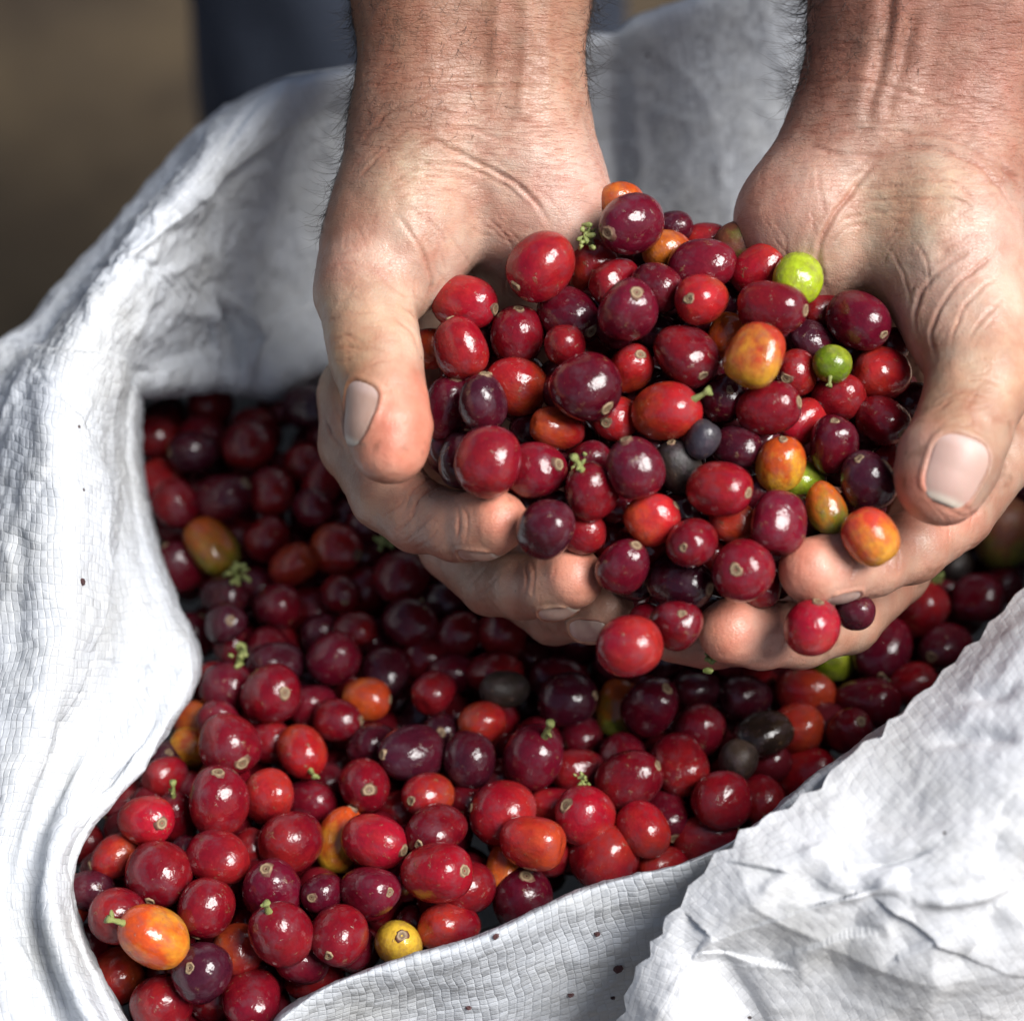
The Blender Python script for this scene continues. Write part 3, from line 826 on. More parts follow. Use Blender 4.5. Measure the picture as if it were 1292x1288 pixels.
    for Pn, Fn, tn, ss in nail_meshes:
        no = mesh_obj('fingernail', Pn, Fn, M_NAIL, o, FRAME)
        cc = no.data.color_attributes.new('tone', 'FLOAT_COLOR', 'POINT')
        c4 = np.ones((len(Pn), 4)); c4[:, :3] = np.array(tn)
        tipw = np.clip((ss - 0.72) / 0.12, 0, 1)[:, None]
        c4[:, :3] = c4[:, :3] * (1 - tipw) + np.array((0.66, 0.58, 0.48)) * tipw
        lun = np.clip((-ss - 0.62) / 0.2, 0, 1)[:, None] * 0.5
        c4[:, :3] = c4[:, :3] * (1 - lun) + np.array((0.68, 0.52, 0.48)) * lun
        c4[:, :3] *= 0.9
        dk = np.clip((ss - 0.9) / 0.06, 0, 1)[:, None] * 0.6
        c4[:, :3] = c4[:, :3] * (1 - dk) + np.array((0.16, 0.10, 0.07)) * dk
        cc.data.foreach_set('color', c4.astype(np.float32).ravel())
        md = no.modifiers.new('thickness', 'SOLIDIFY'); md.thickness = 0.00035; md.offset = -1
    return o, V2, N, U, W

person = empty('person', (0.0, 0.55, 0.0))
tag(person, 'person in dark blue trousers standing behind the sack, cupping coffee cherries in both hands', 'person')
bpy.context.view_layer.update()

hand_a = Hand(
    palm=[((540, -340, -3, 98), (545, -20, -8, 90)), ((545, -20, -8, 90), (538, 175, -10, 88)),
          ((652, -340, -6, 98), (648, -20, -10, 88)), ((648, -20, -10, 88), (652, 190, -12, 88)),
          ((538, 175, -10, 88), (508, 290, -6, 86)), ((508, 290, -6, 86), (472, 352, -2, 70)),
          ((652, 190, -12, 88), (684, 262, -12, 78)), ((684, 262, -12, 78), (670, 420, -40, 70)),
          ((600, 200, -25, 80), (600, 330, -38, 70)),
          ((600, 330, -38, 70), (470, 500, -34, 60)), ((600, 330, -38, 70), (530, 590, -55, 55)),
          ((640, 330, -38, 70), (600, 630, -66, 50)), ((670, 330, -38, 70), (660, 620, -66, 48))],
    fingers=[
        ([(480, 330, -2, 70), (462, 372, 4, 62), (474, 452, 15, 57), (487, 505, 22, 51), (490, 540, 25, 52), (492, 562, 26, 47)], 5, 1.6),   # thumb
        ([(458, 500, -30, 60), (452, 560, -24, 50), (490, 620, -10, 50), (528, 650, -4, 46), (575, 664, 6, 43), (610, 662, 13, 42), (627, 657, 17, 38)], 5, 2.0),
        ([(530, 590, -55, 54), (572, 690, -32, 44), (620, 735, -18, 42), (660, 740, -4, 41), (698, 738, 6, 42), (722, 728, 12, 39)], 5, 2.0),
        ([(600, 630, -66, 48), (650, 740, -42, 42), (700, 772, -26, 42), (745, 772, -10, 40), (765, 768, -4, 36)], 5, 2.0),
        ([(660, 620, -66, 46), (720, 720, -56, 38), (770, 730, -44, 36), (800, 720, -34, 33)], 5, 2.0)])

cre_a = [
    ([(452, 186), (480, 152), (504, 137), (543, 120), (575, 111), (640, 109), (700, 112)], 2.6, .55),
    ([(487, 160), (536, 163), (588, 161), (628, 176), (667, 181), (725, 194)], 2.2, .45),
    ([(505, 200), (543, 178), (575, 192), (608, 209), (641, 225), (663, 241), (683, 267), (695, 289)], 3.2, .75),
    ([(582, 141), (640, 148), (700, 162)], 1.8, .3),
    ([(458, 205), (490, 180), (520, 160)], 2.0, .35), ([(452, 225), (480, 196), (505, 182)], 2.0, .35),
    ([(497, 268), (520, 298), (536, 326), (543, 355), (537, 388)], 2.6, .6),
    ([(510, 257), (536, 277), (556, 293), (566, 330)], 2.0, .35),
    ([(490, 232), (530, 210), (580, 210), (630, 230), (665, 256)], 2.4, .42),
    ([(478, 248), (530, 224), (580, 227), (620, 243)], 2.2, .35), ([(485, 262), (530, 240), (575, 243), (612, 262)], 1.8, .25),
    ([(420, 322), (445, 318), (468, 322)], 2, .25), ([(414, 338), (440, 333), (462, 338)], 2, .25), ([(412, 356), (440, 352), (470, 360)], 2, .25),
    ([(505, 385), (525, 400), (533, 418)], 2.4, .5), ([(498, 402), (518, 420), (527, 440)], 2.2, .4),
    ([(416, 430), (436, 424), (455, 430)], 2, .28), ([(418, 444), (440, 438), (462, 444)], 2, .3), ([(424, 458), (446, 452), (466, 456)], 1.8, .25),
    ([(520, 650), (530, 628), (556, 612), (575, 612)], 2.4, .5), ([(512, 640), (522, 618), (545, 602)], 2.0, .35),
    ([(496, 672), (514, 660), (530, 640)], 1.8, .35), ([(508, 684), (528, 668), (545, 648)], 1.8, .3), ([(480, 652), (498, 642), (512, 628)], 1.8, .3), ([(520, 694), (542, 680), (556, 662)], 1.6, .25),
    ([(582, 630), (590, 655), (586, 690)], 2.0, .25), ([(574, 628), (580, 650), (576, 684)], 1.8, .25),
    ([(668, 704), (674, 728), (668, 762)], 2.0, .2), ([(660, 706), (664, 728), (658, 760)], 1.8, .25), ([(590, 742), (602, 728), (618, 712)], 1.8, .3), ([(602, 754), (616, 740), (632, 724)], 1.8, .3),
    ([(560, 288), (590, 330), (612, 372)], 1.8, .2), ([(600, 262), (640, 300), (655, 335)], 1.8, .25),
    ([(660, 300), (640, 340), (636, 380)], 2.0, .3),
    ([(408, 520), (418, 545), (436, 575)], 1.6, .25), ([(420, 500), (428, 530), (445, 556)], 1.6, .25),
]
rid_a = [([(666, -40), (664, 60), (658, 160)], 11, .6), ([(690, -40), (690, 60), (690, 130)], 8, .45), ([(628, -40), (626, 60), (624, 130)], 10, .5), ([(500, 260), (520, 310), (522, 360)], 22, .8)]
ton_a = [(500, -20, 90, TAN), (640, 0, 80, (0.50, 0.27, 0.18)), (480, 110, 60, (0.36, 0.165, 0.105)), (640, 110, 60, (0.52, 0.29, 0.20)), (490, 165, 35, (0.28, 0.15, 0.10)), (430, 200, 30, (0.32, 0.16, 0.11)),
         (530, 220, 40, THEN), (620, 230, 50, PALM), (710, 250, 50, (0.60, 0.335, 0.265)), (620, 310, 60, PALM), (540, 310, 40, PALM), (440, 260, 25, TAN),
         (470, 330, 30, (0.52, 0.27, 0.19)), (415, 345, 16, (0.42, 0.19, 0.13)), (430, 385, 24, (0.52, 0.31, 0.19)), (480, 400, 30, (0.60, 0.37, 0.235)), (450, 440, 20, (0.50, 0.29, 0.16)), (500, 440, 25, (0.60, 0.36, 0.26)),
         (440, 490, 16, (0.42, 0.22, 0.12)), (520, 500, 20, TIP), (500, 565, 24, TIP), (440, 530, 15, (0.45, 0.27, 0.2)), (415, 560, 25, BROWN), (470, 640, 25, (0.34, 0.19, 0.13)), (540, 660, 30, (0.42, 0.23, 0.17)),
         (590, 650, 18, (0.55, 0.28, 0.20)), (640, 655, 20, TIP), (600, 695, 16, (0.44, 0.25, 0.18)), (600, 760, 25, (0.38, 0.22, 0.155)), (660, 730, 20, (0.48, 0.26, 0.19)), (730, 720, 22, TIP), (690, 790, 25, (0.40, 0.24, 0.17)), (770, 770, 20, (0.50, 0.28, 0.2))]
nails_a = [
    ((477, 536, 24), (-0.40, -0.90, 0.05), (-0.64, 0.18, 0.74), 14.0, 11.5, 9.6, (0.44, 0.28, 0.22)),
    ((606, 664, 12), (0.95, 0.05, 0.3), (-0.08, -0.97, 0.25), 9.5, 9.0, 7.9, (0.42, 0.26, 0.2)),
    ((702, 738, 7), (0.88, 0.2, 0.35), (-0.05, -0.97, 0.28), 9, 8.5, 7.8, (0.40, 0.27, 0.22)),
    ((748, 773, -9), (0.97, 0.06, 0.2), (0.0, -0.6, 0.8), 10, 7.5, 7.6, (0.42, 0.29, 0.24)),
]
arm_a, VA, NA, UA, WA = finish_hand(hand_a, 'arm', 'forearm and cupped hand on the thumb-outward side beside the dark trousers', cre_a, rid_a, ton_a, nails_a, person, 330, [(460, 720, 60, 200, 5, 10, 46, 60, .16), (480, 700, 200, 300, -28, 14, 34, 55, .16), (430, 560, 270, 390, -62, 16, 30, 45, .16), (410, 500, 370, 470, 8, 12, 16, 36, .14), (430, 560, 580, 690, 40, 25, 18, 26, .14), (570, 760, 640, 790, 75, 20, 22, 22, .10)])

hand_b = Hand(
    palm=[((1140, -340, -2, 100), (1126, -20, -5, 92)), ((1126, -20, -5, 92), (1096, 175, -10, 92)),
          ((1264, -340, -5, 106), (1240, -20, -6, 100)), ((1240, -20, -6, 100), (1196, 190, -10, 90)),
          ((1096, 175, -10, 92), (1024, 282, -6, 86)), ((1024, 282, -6, 86), (1010, 430, -40, 74)),
          ((1196, 190, -10, 90), (1184, 285, -2, 98)), ((1184, 285, -2, 98), (1218, 395, 8, 76)),
          ((1130, 230, -25, 80), (1120, 340, -40, 72)),
          ((1130, 340, -38, 72), (1262, 540, -34, 60)), ((1120, 340, -40, 72), (1200, 600, -55, 54)),
          ((1090, 340, -40, 72), (1140, 620, -66, 50)), ((1050, 340, -40, 70), (1080, 610, -66, 48))],
    fingers=[
        ([(1210, 370, 4, 82), (1228, 425, 12, 72), (1236, 480, 20, 64), (1216, 540, 27, 58), (1198, 580, 31, 61), (1188, 604, 32, 57)], 5, 1.6),
        ([(1268, 520, -32, 60), (1262, 575, -22, 48), (1205, 650, -8, 46), (1150, 690, 4, 44), (1100, 708, 12, 43), (1055, 716, 19, 42), (1024, 720, 23, 41)], 5, 2.0),
        ([(1200, 600, -55, 52), (1130, 720, -28, 44), (1070, 782, -12, 42), (1010, 800, -2, 42), (960, 800, 8, 42), (921, 796, 14, 40)], 5, 2.0),
        ([(1140, 620, -66, 48), (1060, 760, -46, 42), (980, 800, -28, 40), (900, 808, -18, 36), (848, 802, -12, 34)], 5, 2.0),
        ([(1080, 610, -66, 46), (980, 730, -54, 38), (920, 760, -44, 34), (885, 750, -36, 33)], 5, 2.0)])
cre_b = [
    ([(1020, 104), (1068, 102), (1120, 108), (1165, 124), (1218, 143), (1262, 176)], 2.6, .5),
    ([(1012, 170), (1074, 168), (1113, 165), (1165, 170), (1211, 179), (1248, 198)], 2.6, .6),
    ([(1000, 192), (1028, 187), (1068, 196), (1107, 196), (1139, 187), (1175, 187), (1214, 199), (1240, 215), (1270, 248), (1283, 277)], 3.0, .7),
    ([(1105, 205), (1097, 214), (1071, 245), (1048, 277), (1033, 310), (1035, 342), (1045, 372)], 3.4, .95),
    ([(1065, 262), (1081, 241), (1120, 236), (1165, 229), (1205, 233), (1234, 258)], 2.6, .5),
    ([(1058, 275), (1075, 258), (1120, 251), (1165, 251), (1211, 254), (1240, 274)], 2.4, .45),
    ([(1052, 292), (1070, 276), (1113, 268), (1160, 270)], 2.0, .35), ([(1048, 310), (1066, 290), (1100, 282)], 2, .3),
    ([(1240, 305), (1182, 346), (1156, 385), (1159, 425)], 2.8, .6),
    ([(1270, 310), (1214, 352), (1185, 391), (1175, 425), (1182, 455)], 2.8, .6),
    ([(1265, 345), (1225, 375), (1205, 412), (1200, 440)], 2.2, .4), ([(1274, 372), (1240, 400), (1222, 430)], 2.2, .35),
    ([(1150, 300), (1170, 330), (1172, 370)], 2.0, .25), ([(1120, 310), (1140, 345), (1148, 385)], 2, .22),
    ([(1030, 208), (1036, 245), (1042, 280)], 2.0, .25), ([(1022, 260), (1030, 300), (1042, 340)], 2.0, .3),
    ([(1262, 205), (1272, 218), (1290, 228)], 4.0, 1.2),
    ([(1040, 128), (1090, 130), (1140, 138)], 1.6, .2), ([(1030, 148), (1085, 147), (1150, 152), (1200, 164)], 1.6, .25),
    ([(1180, 520), (1205, 505), (1232, 508)], 2.0, .3), ([(1190, 508), (1215, 494), (1245, 500)], 2.0, .3),
    ([(1215, 480), (1240, 478), (1262, 486)], 2.0, .25),
    ([(1190, 640), (1215, 650), (1240, 644)], 1.8, .3), ([(1170, 655), (1190, 668)], 1.8, .3),
    ([(1120, 676), (1134, 700), (1130, 730)], 2.0, .35), ([(1110, 680), (1122, 702), (1118, 732)], 1.8, .25), ([(1070, 684), (1078, 708), (1072, 740)], 2.0, .4),
    ([(1180, 640), (1196, 660), (1196, 684)], 1.8, .3), ([(1210, 628), (1224, 646), (1222, 668)], 1.8, .3), ([(985, 772), (992, 798), (986, 826)], 2.0, .35), ([(1040, 762), (1052, 784), (1050, 812)], 1.8, .3),
    ([(1150, 60), (1190, 75), (1230, 100)], 1.5, .18), ([(1160, 90), (1200, 105), (1250, 140)], 1.5, .2),
]
rid_b = [([(1128, -60), (1118, 40), (1106, 100), (1090, 160)], 8, -1.0), ([(1108, -60), (1100, 40), (1086, 110), (1072, 160)], 13, .5),
         ([(1142, -60), (1132, 40), (1122, 110)], 9, .45), ([(1160, 0), (1140, 70), (1126, 120), (1121, 160)], 8, -.6), ([(1172, 0), (1158, 70), (1146, 140)], 11, .35),
         ([(1180, 250), (1190, 320)], 30, .8)]
ton_b = [(1090, 0, 60, (0.38, 0.175, 0.125)), (1220, 0, 80, (0.50, 0.24, 0.175)), (1060, 100, 45, (0.37, 0.18, 0.13)), (1140, 90, 50, (0.44, 0.23, 0.16)), (1235, 100, 50, RED), (1200, 150, 40, (0.55, 0.32, 0.23)),
         (1050, 165, 35, (0.40, 0.205, 0.145)), (1130, 170, 30, (0.48, 0.27, 0.19)), (1265, 190, 30, (0.46, 0.21, 0.14)),
         (1000, 240, 35, (0.56, 0.31, 0.23)), (970, 290, 30, (0.56, 0.30, 0.215)), (1060, 230, 35, (0.56, 0.34, 0.25)), (1040, 340, 40, (0.50, 0.28, 0.19)),
         (1170, 215, 35, (0.60, 0.38, 0.27)), (1170, 260, 35, (0.60, 0.40, 0.235)), (1120, 270, 30, (0.58, 0.38, 0.235)), (1130, 330, 40, (0.54, 0.33, 0.25)), (1220, 300, 40, (0.62, 0.38, 0.30)), (1250, 380, 40, (0.62, 0.39, 0.28)),
         (1190, 400, 30, (0.58, 0.34, 0.25)), (1240, 460, 35, (0.60, 0.37, 0.25)), (1210, 500, 25, (0.50, 0.30, 0.2)), (1265, 540, 25, (0.46, 0.27, 0.19)), (1150, 560, 20, (0.58, 0.32, 0.24)), (1150, 630, 22, TIP), (1200, 655, 18, TIP),
         (1245, 610, 20, (0.42, 0.25, 0.18)), (1200, 680, 28, (0.46, 0.26, 0.19)), (1130, 710, 28, (0.52, 0.28, 0.2)), (1060, 730, 25, (0.60, 0.30, 0.22)), (1000, 715, 22, TIP), (900, 790, 28, TIP), (970, 800, 25, (0.58, 0.29, 0.22)), (1060, 800, 30, (0.48, 0.28, 0.2)), (840, 805, 28, (0.56, 0.29, 0.2))]
nails_b = [
    ((1192, 600, 31.5), (-0.34, -0.93, 0.12), (0.08, 0.05, 1.0), 15.5, 13.2, 11.2, (0.52, 0.33, 0.28)),
    ((1052, 716, 19), (-0.93, -0.06, 0.3), (0.1, -0.93, 0.30), 9, 8.5, 8.0, (0.45, 0.3, 0.25)),
]
arm_b, VB, NB, UB, WB = finish_hand(hand_b, 'arm', 'forearm and cupped hand with the pale thumbnail facing up', cre_b, rid_b, ton_b, nails_b, person, 330, [(1020, 1280, 60, 200, -8, 10, 46, 65, .17), (960, 1060, 210, 330, -70, 16, 20, 45, .14), (1060, 1260, 210, 300, 5, 16, 34, 60, .18), (1080, 1270, 290, 440, 42, 18, 44, 55, .18), (1150, 1270, 440, 540, 20, 20, 20, 40, .15), (1060, 1280, 600, 740, 60, 22, 24, 24, .12), (880, 1060, 700, 830, 80, 20, 16, 22, .10)])

# ------------------------------------------------------------------ hair on the forearms
def hairs(V, N, U, W, arm, zones, seed):
    r = np.random.default_rng(seed)
    vs, fs = [], []
    for (u0, u1, v0, v1, nz0, nz1, n, L, curl, rad) in zones:
        ok = np.where((U > u0) & (U < u1) & (W > v0) & (W < v1) & (N[:, 2] > nz0) & (N[:, 2] < nz1))[0]
        if not len(ok): continue
        pick = r.choice(ok, size=n)
        wgt = np.clip(1.25 - (W[pick] - v0) / (v1 - v0), 0.1, 1)
        pick = pick[r.random(n) < wgt]
        for i in pick:
            p = V[i].copy(); nn = N[i]
            d = np.array([r.normal(0, 0.45), -0.75 + r.normal(0, 0.35), 0.1]) ; d -= nn * (d @ nn) * 0.9
            d = d / np.linalg.norm(d) + nn * r.uniform(0.25, 0.75); d /= np.linalg.norm(d)
            bend = r.normal(0, 1, 3); bend -= d * (bend @ d); bend *= curl * r.uniform(0.4, 1.3)
            ln = L * r.uniform(0.5, 1.25); ns = 7
            pts = [p - nn * 0.2]
            dd = d.copy()
            for k in range(ns):
                dd = dd + bend * 0.32 + r.normal(0, 0.10, 3) * curl - nn * 0.10; dd /= np.linalg.norm(dd)
                pts.append(pts[-1] + dd * ln / ns)
            b0 = len(vs)
            for k, q in enumerate(pts):
                t = pts[min(k + 1, ns)] - pts[max(k - 1, 0)]; t /= np.linalg.norm(t) + 1e-9
                a = np.cross(t, [0.3, 0.9, 0.2]); a /= np.linalg.norm(a) + 1e-9; b = np.cross(t, a)
                rr = rad * (1 - 0.85 * k / ns)
                for m_ in range(3):
                    an = m_ * 2.0944
                    vs.append(q + (a * math.cos(an) + b * math.sin(an)) * rr)
            for k in range(ns):
                for m_ in range(3):
                    m2 = (m_ + 1) % 3
                    fs.append((b0 + k * 3 + m_, b0 + k * 3 + m2, b0 + (k + 1) * 3 + m2, b0 + (k + 1) * 3 + m_))
    o = mesh_obj('arm_hair', np.array(vs) * 0.001, np.array(fs), M_HAIR, arm, FRAME)
    o['kind'] = 'stuff'
hairs(VA, NA, UA, WA, arm_a, [
    (380, 520, -60, 300, -0.55, 0.25, 1500, 8.5, 0.8, 0.055),
    (440, 640, -60, 190, 0.2, 1.0, 520, 5.5, 0.7, 0.045),
    (690, 760, -60, 130, -0.6, 0.35, 900, 10, 1.6, 0.06),
    (600, 720, -60, 90, 0.3, 1.0, 26, 5.0, 0.5, 0.028),
    (380, 430, 240, 345, -0.5, 0.3, 60, 3.5, 0.4, 0.035)], 5)
hairs(VB, NB, UB, WB, arm_b, [
    (1000, 1080, -60, 150, -0.6, 0.35, 1150, 12, 1.7, 0.06),
    (1030, 1160, -60, 90, 0.3, 1.0, 340, 6.5, 0.8, 0.045),
    (1120, 1290, -60, 190, 0.3, 1.0, 70, 4.5, 0.4, 0.028)], 6)

# ------------------------------------------------------------------ trousers of the person behind the sack
def trousers():
    vs, fs = [], []
    for cx, s in ((-0.048, 1), (0.27, 1)):
        b0 = len(vs); nr, na = 44, 56
        for i in range(nr):
            z = 0.04 + i / (nr - 1) * 0.88
            R = 0.082 + 0.008 * (z / 0.92) + 0.006 * math.sin(z * 9 + cx * 20)
            for k in range(na):
                a = k / na * 2 * math.pi
                f = 1 + 0.045 * math.sin(3 * a + z * 7 + cx * 9) + 0.03 * math.sin(5 * a - z * 12) + 0.02 * math.sin(9 * a + z * 31)
                vs.append((cx + math.cos(a) * R * f, 0.47 + math.sin(a) * R * 1.05 * f, z))
        for i in range(nr - 1):
            for k in range(na):
                k2 = (k + 1) % na
                fs.append((b0 + i * na + k, b0 + i * na + k2, b0 + (i + 1) * na + k2, b0 + (i + 1) * na + k))
    o = mesh_obj('trousers', vs, fs, M_DENIM, person, Matrix.Identity(4))
trousers()
# ------------------------------------------------------------------ coffee cherries
CCOL = {  # skin colour, second colour, amount
    'R': ((0.255, 0.005, 0.014), (0.36, 0.028, 0.014), 0.7, 'bright red'),
    'D': ((0.145, 0.0035, 0.010), (0.27, 0.014, 0.012), 0.6, 'deep red'),
    'M': ((0.085, 0.0035, 0.012), (0.17, 0.006, 0.012), 0.6, 'dark maroon'),
    'P': ((0.040, 0.005, 0.012), (0.09, 0.005, 0.012), 0.6, 'purple black'),
    'O': ((0.38, 0.045, 0.010), (0.48, 0.14, 0.016), 0.8, 'orange'),
    'Q': ((0.31, 0.012, 0.014), (0.39, 0.065, 0.014), 0.8, 'orange red'),
    'Y': ((0.44, 0.06, 0.010), (0.62, 0.36, 0.03), 1.0, 'yellow and orange'),
    'N': ((0.46, 0.30, 0.03), (0.42, 0.09, 0.02), 0.6, 'yellow'),
    'G': ((0.15, 0.22, 0.012), (0.34, 0.38, 0.03), 0.9, 'green'),
    'L': ((0.40, 0.48, 0.02), (0.30, 0.38, 0.01), 0.4, 'lime green'),
    'W': ((0.50, 0.045, 0.02), (0.60, 0.36, 0.03), 1.0, 'red and yellow'),
    'V': ((0.45, 0.09, 0.012), (0.17, 0.20, 0.02), 1.0, 'green and orange'),
    'B': ((0.035, 0.036, 0.045), (0.05, 0.045, 0.045), 0.5, 'small blue black'),
    'K': ((0.014, 0.009, 0.007), (0.045, 0.026, 0.015), 1.0, 'dull dried brown'),
    'S': ((0.18, 0.05, 0.02), (0.14, 0.17, 0.02), 1.0, 'speckled green and brown'),
}
# (u, v, half length, half width, angle of the long axis in degrees, colour, scar (u,v) or None, stem (u,v) or None, layer)
HANDP = [
 (779,255,30,25,0,'O',None,None,1.2),(796,283,43,36,12,'M',(768,296),None,0),(683,336,43,39,20,'R',(650,364),None,0),(745,338,40,36,-40,'Q',None,(742,302),.7),
 (733,288,28,24,0,'O',None,None,1.6),(850,287,24,20,0,'P',None,None,1.2),(842,317,31,28,0,'O',None,None,.8),(583,380,43,32,-12,'R',(618,388),None,0),
 (582,439,38,32,-70,'R',None,None,.1),(653,424,36,34,90,'D',(655,392),None,.3),(717,398,42,34,20,'M',(742,418),None,.5),(778,356,34,28,20,'D',None,None,.7),
 (824,364,34,30,-30,'M',None,None,.8),(793,391,43,35,80,'M',(802,372),None,0),(885,335,42,32,-5,'M',None,None,.2),(884,378,42,32,-5,'Q',(868,380),None,0),
 (713,436,27,25,90,'D',None,None,.5),(650,487,40,34,-20,'Q',None,None,.5),(610,508,36,31,80,'P',(612,474),None,.1),(563,515,40,32,70,'M',(574,482),None,.6),
 (543,440,32,28,0,'Q',None,None,1.4),(740,490,43,42,-50,'M',(767,518),None,0),(795,465,32,29,80,'Q',(806,450),None,.5),(866,448,40,37,-55,'D',(885,474),None,0),
 (841,520,43,37,20,'Q',None,(880,502),0),(778,528,32,28,60,'Q',(764,534),None,.6),(703,541,40,26,-15,'Q',None,None,.4),(617,583,42,40,80,'D',None,None,-.7),
 (675,593,36,35,20,'D',(704,586),None,-.1),(585,580,36,32,80,'P',None,None,.6),(746,620,36,32,60,'D',None,(732,590),.2),(801,591,38,33,-70,'M',None,None,-.1),
 (886,554,24,20,60,'B',None,None,.2),(857,590,36,27,-70,'K',None,None,.8),(689,668,38,34,70,'P',None,None,-.5),(735,672,30,26,0,'D',None,None,.8),
 (823,655,33,31,30,'Q',None,None,.2),(786,714,36,30,60,'M',(800,690),None,.3),(873,685,38,31,20,'D',(860,690),None,-.3),(908,617,43,34,-8,'R',(940,622),None,-.3),
 (926,660,30,26,0,'Q',None,None,.5),(982,661,38,37,80,'M',None,None,-.1),(938,720,39,38,60,'D',(925,718),None,-.6),(858,735,44,34,60,'P',(890,742),None,.4),
 (853,788,34,32,80,'D',(858,772),None,.2),(795,815,40,38,10,'R',None,None,-.6),(1025,790,35,34,80,'R',None,None,-.2),(1078,768,26,22,0,'P',None,None,.9),
 (1098,678,37,34,125,'W',None,None,-.9),(1043,642,34,26,100,'V',None,None,.2),(1094,606,36,34,-30,'P',(1080,580),None,-.3),(985,586,36,30,75,'Y',(986,556),None,.1),
 (930,565,32,26,0,'P',None,None,.6),(1051,562,38,31,75,'M',(1050,534),None,.2),(1013,531,32,26,40,'R',None,None,.7),(970,515,41,32,-5,'D',(1004,508),None,0),
 (913,503,34,30,70,'M',(918,494),None,.6),(1114,530,33,31,-40,'D',(1134,546),None,.2),(1057,502,34,28,0,'D',None,None,.6),(1112,472,39,33,-5,'R',None,None,0),
 (1050,460,24,23,-70,'G',None,(1044,482),.1),(1005,470,30,28,0,'Q',(990,478),None,.6),(954,447,39,38,65,'W',None,None,-.3),(918,424,28,24,60,'O',None,None,.7),
 (976,387,41,37,-20,'D',(1013,392),None,0),(965,338,38,32,20,'R',None,None,.3),(1004,350,36,29,75,'L',None,None,.1),(938,308,32,28,0,'S',None,None,.8),
 (975,304,20,18,0,'D',None,None,1.4),(893,303,30,22,0,'R',None,None,1.3),(1022,430,30,24,-30,'P',None,None,.8),(1083,404,43,35,-10,'M',(1109,422),None,0),
 (1036,388,28,26,0,'D',None,None,1.0),(1152,508,28,24,0,'P',None,None,1.2),(624,410,22,18,0,'P',None,None,1.0),(1012,606,28,26,0,'G',None,None,1.3),
 (1090,548,26,22,0,'M',None,None,1.4),(697,640,26,22,0,'P',None,None,1.2),(900,460,26,24,0,'M',None,None,1.6),(830,420,26,24,0,'P',None,None,1.5),
 (668,545,26,24,0,'P',None,None,1.6),(780,640,24,22,0,'D',None,None,1.6),(1042,530,28,26,30,'R',None,None,1.0),(960,745,24,24,0,'D',None,None,1.5),
 (900,700,30,26,0,'D',None,None,1.1),(1075,640,26,22,0,'M',None,None,1.4),(540,540,30,26,0,'P',None,None,1.4),(880,410,26,24,0,'P',None,None,1.6),
]
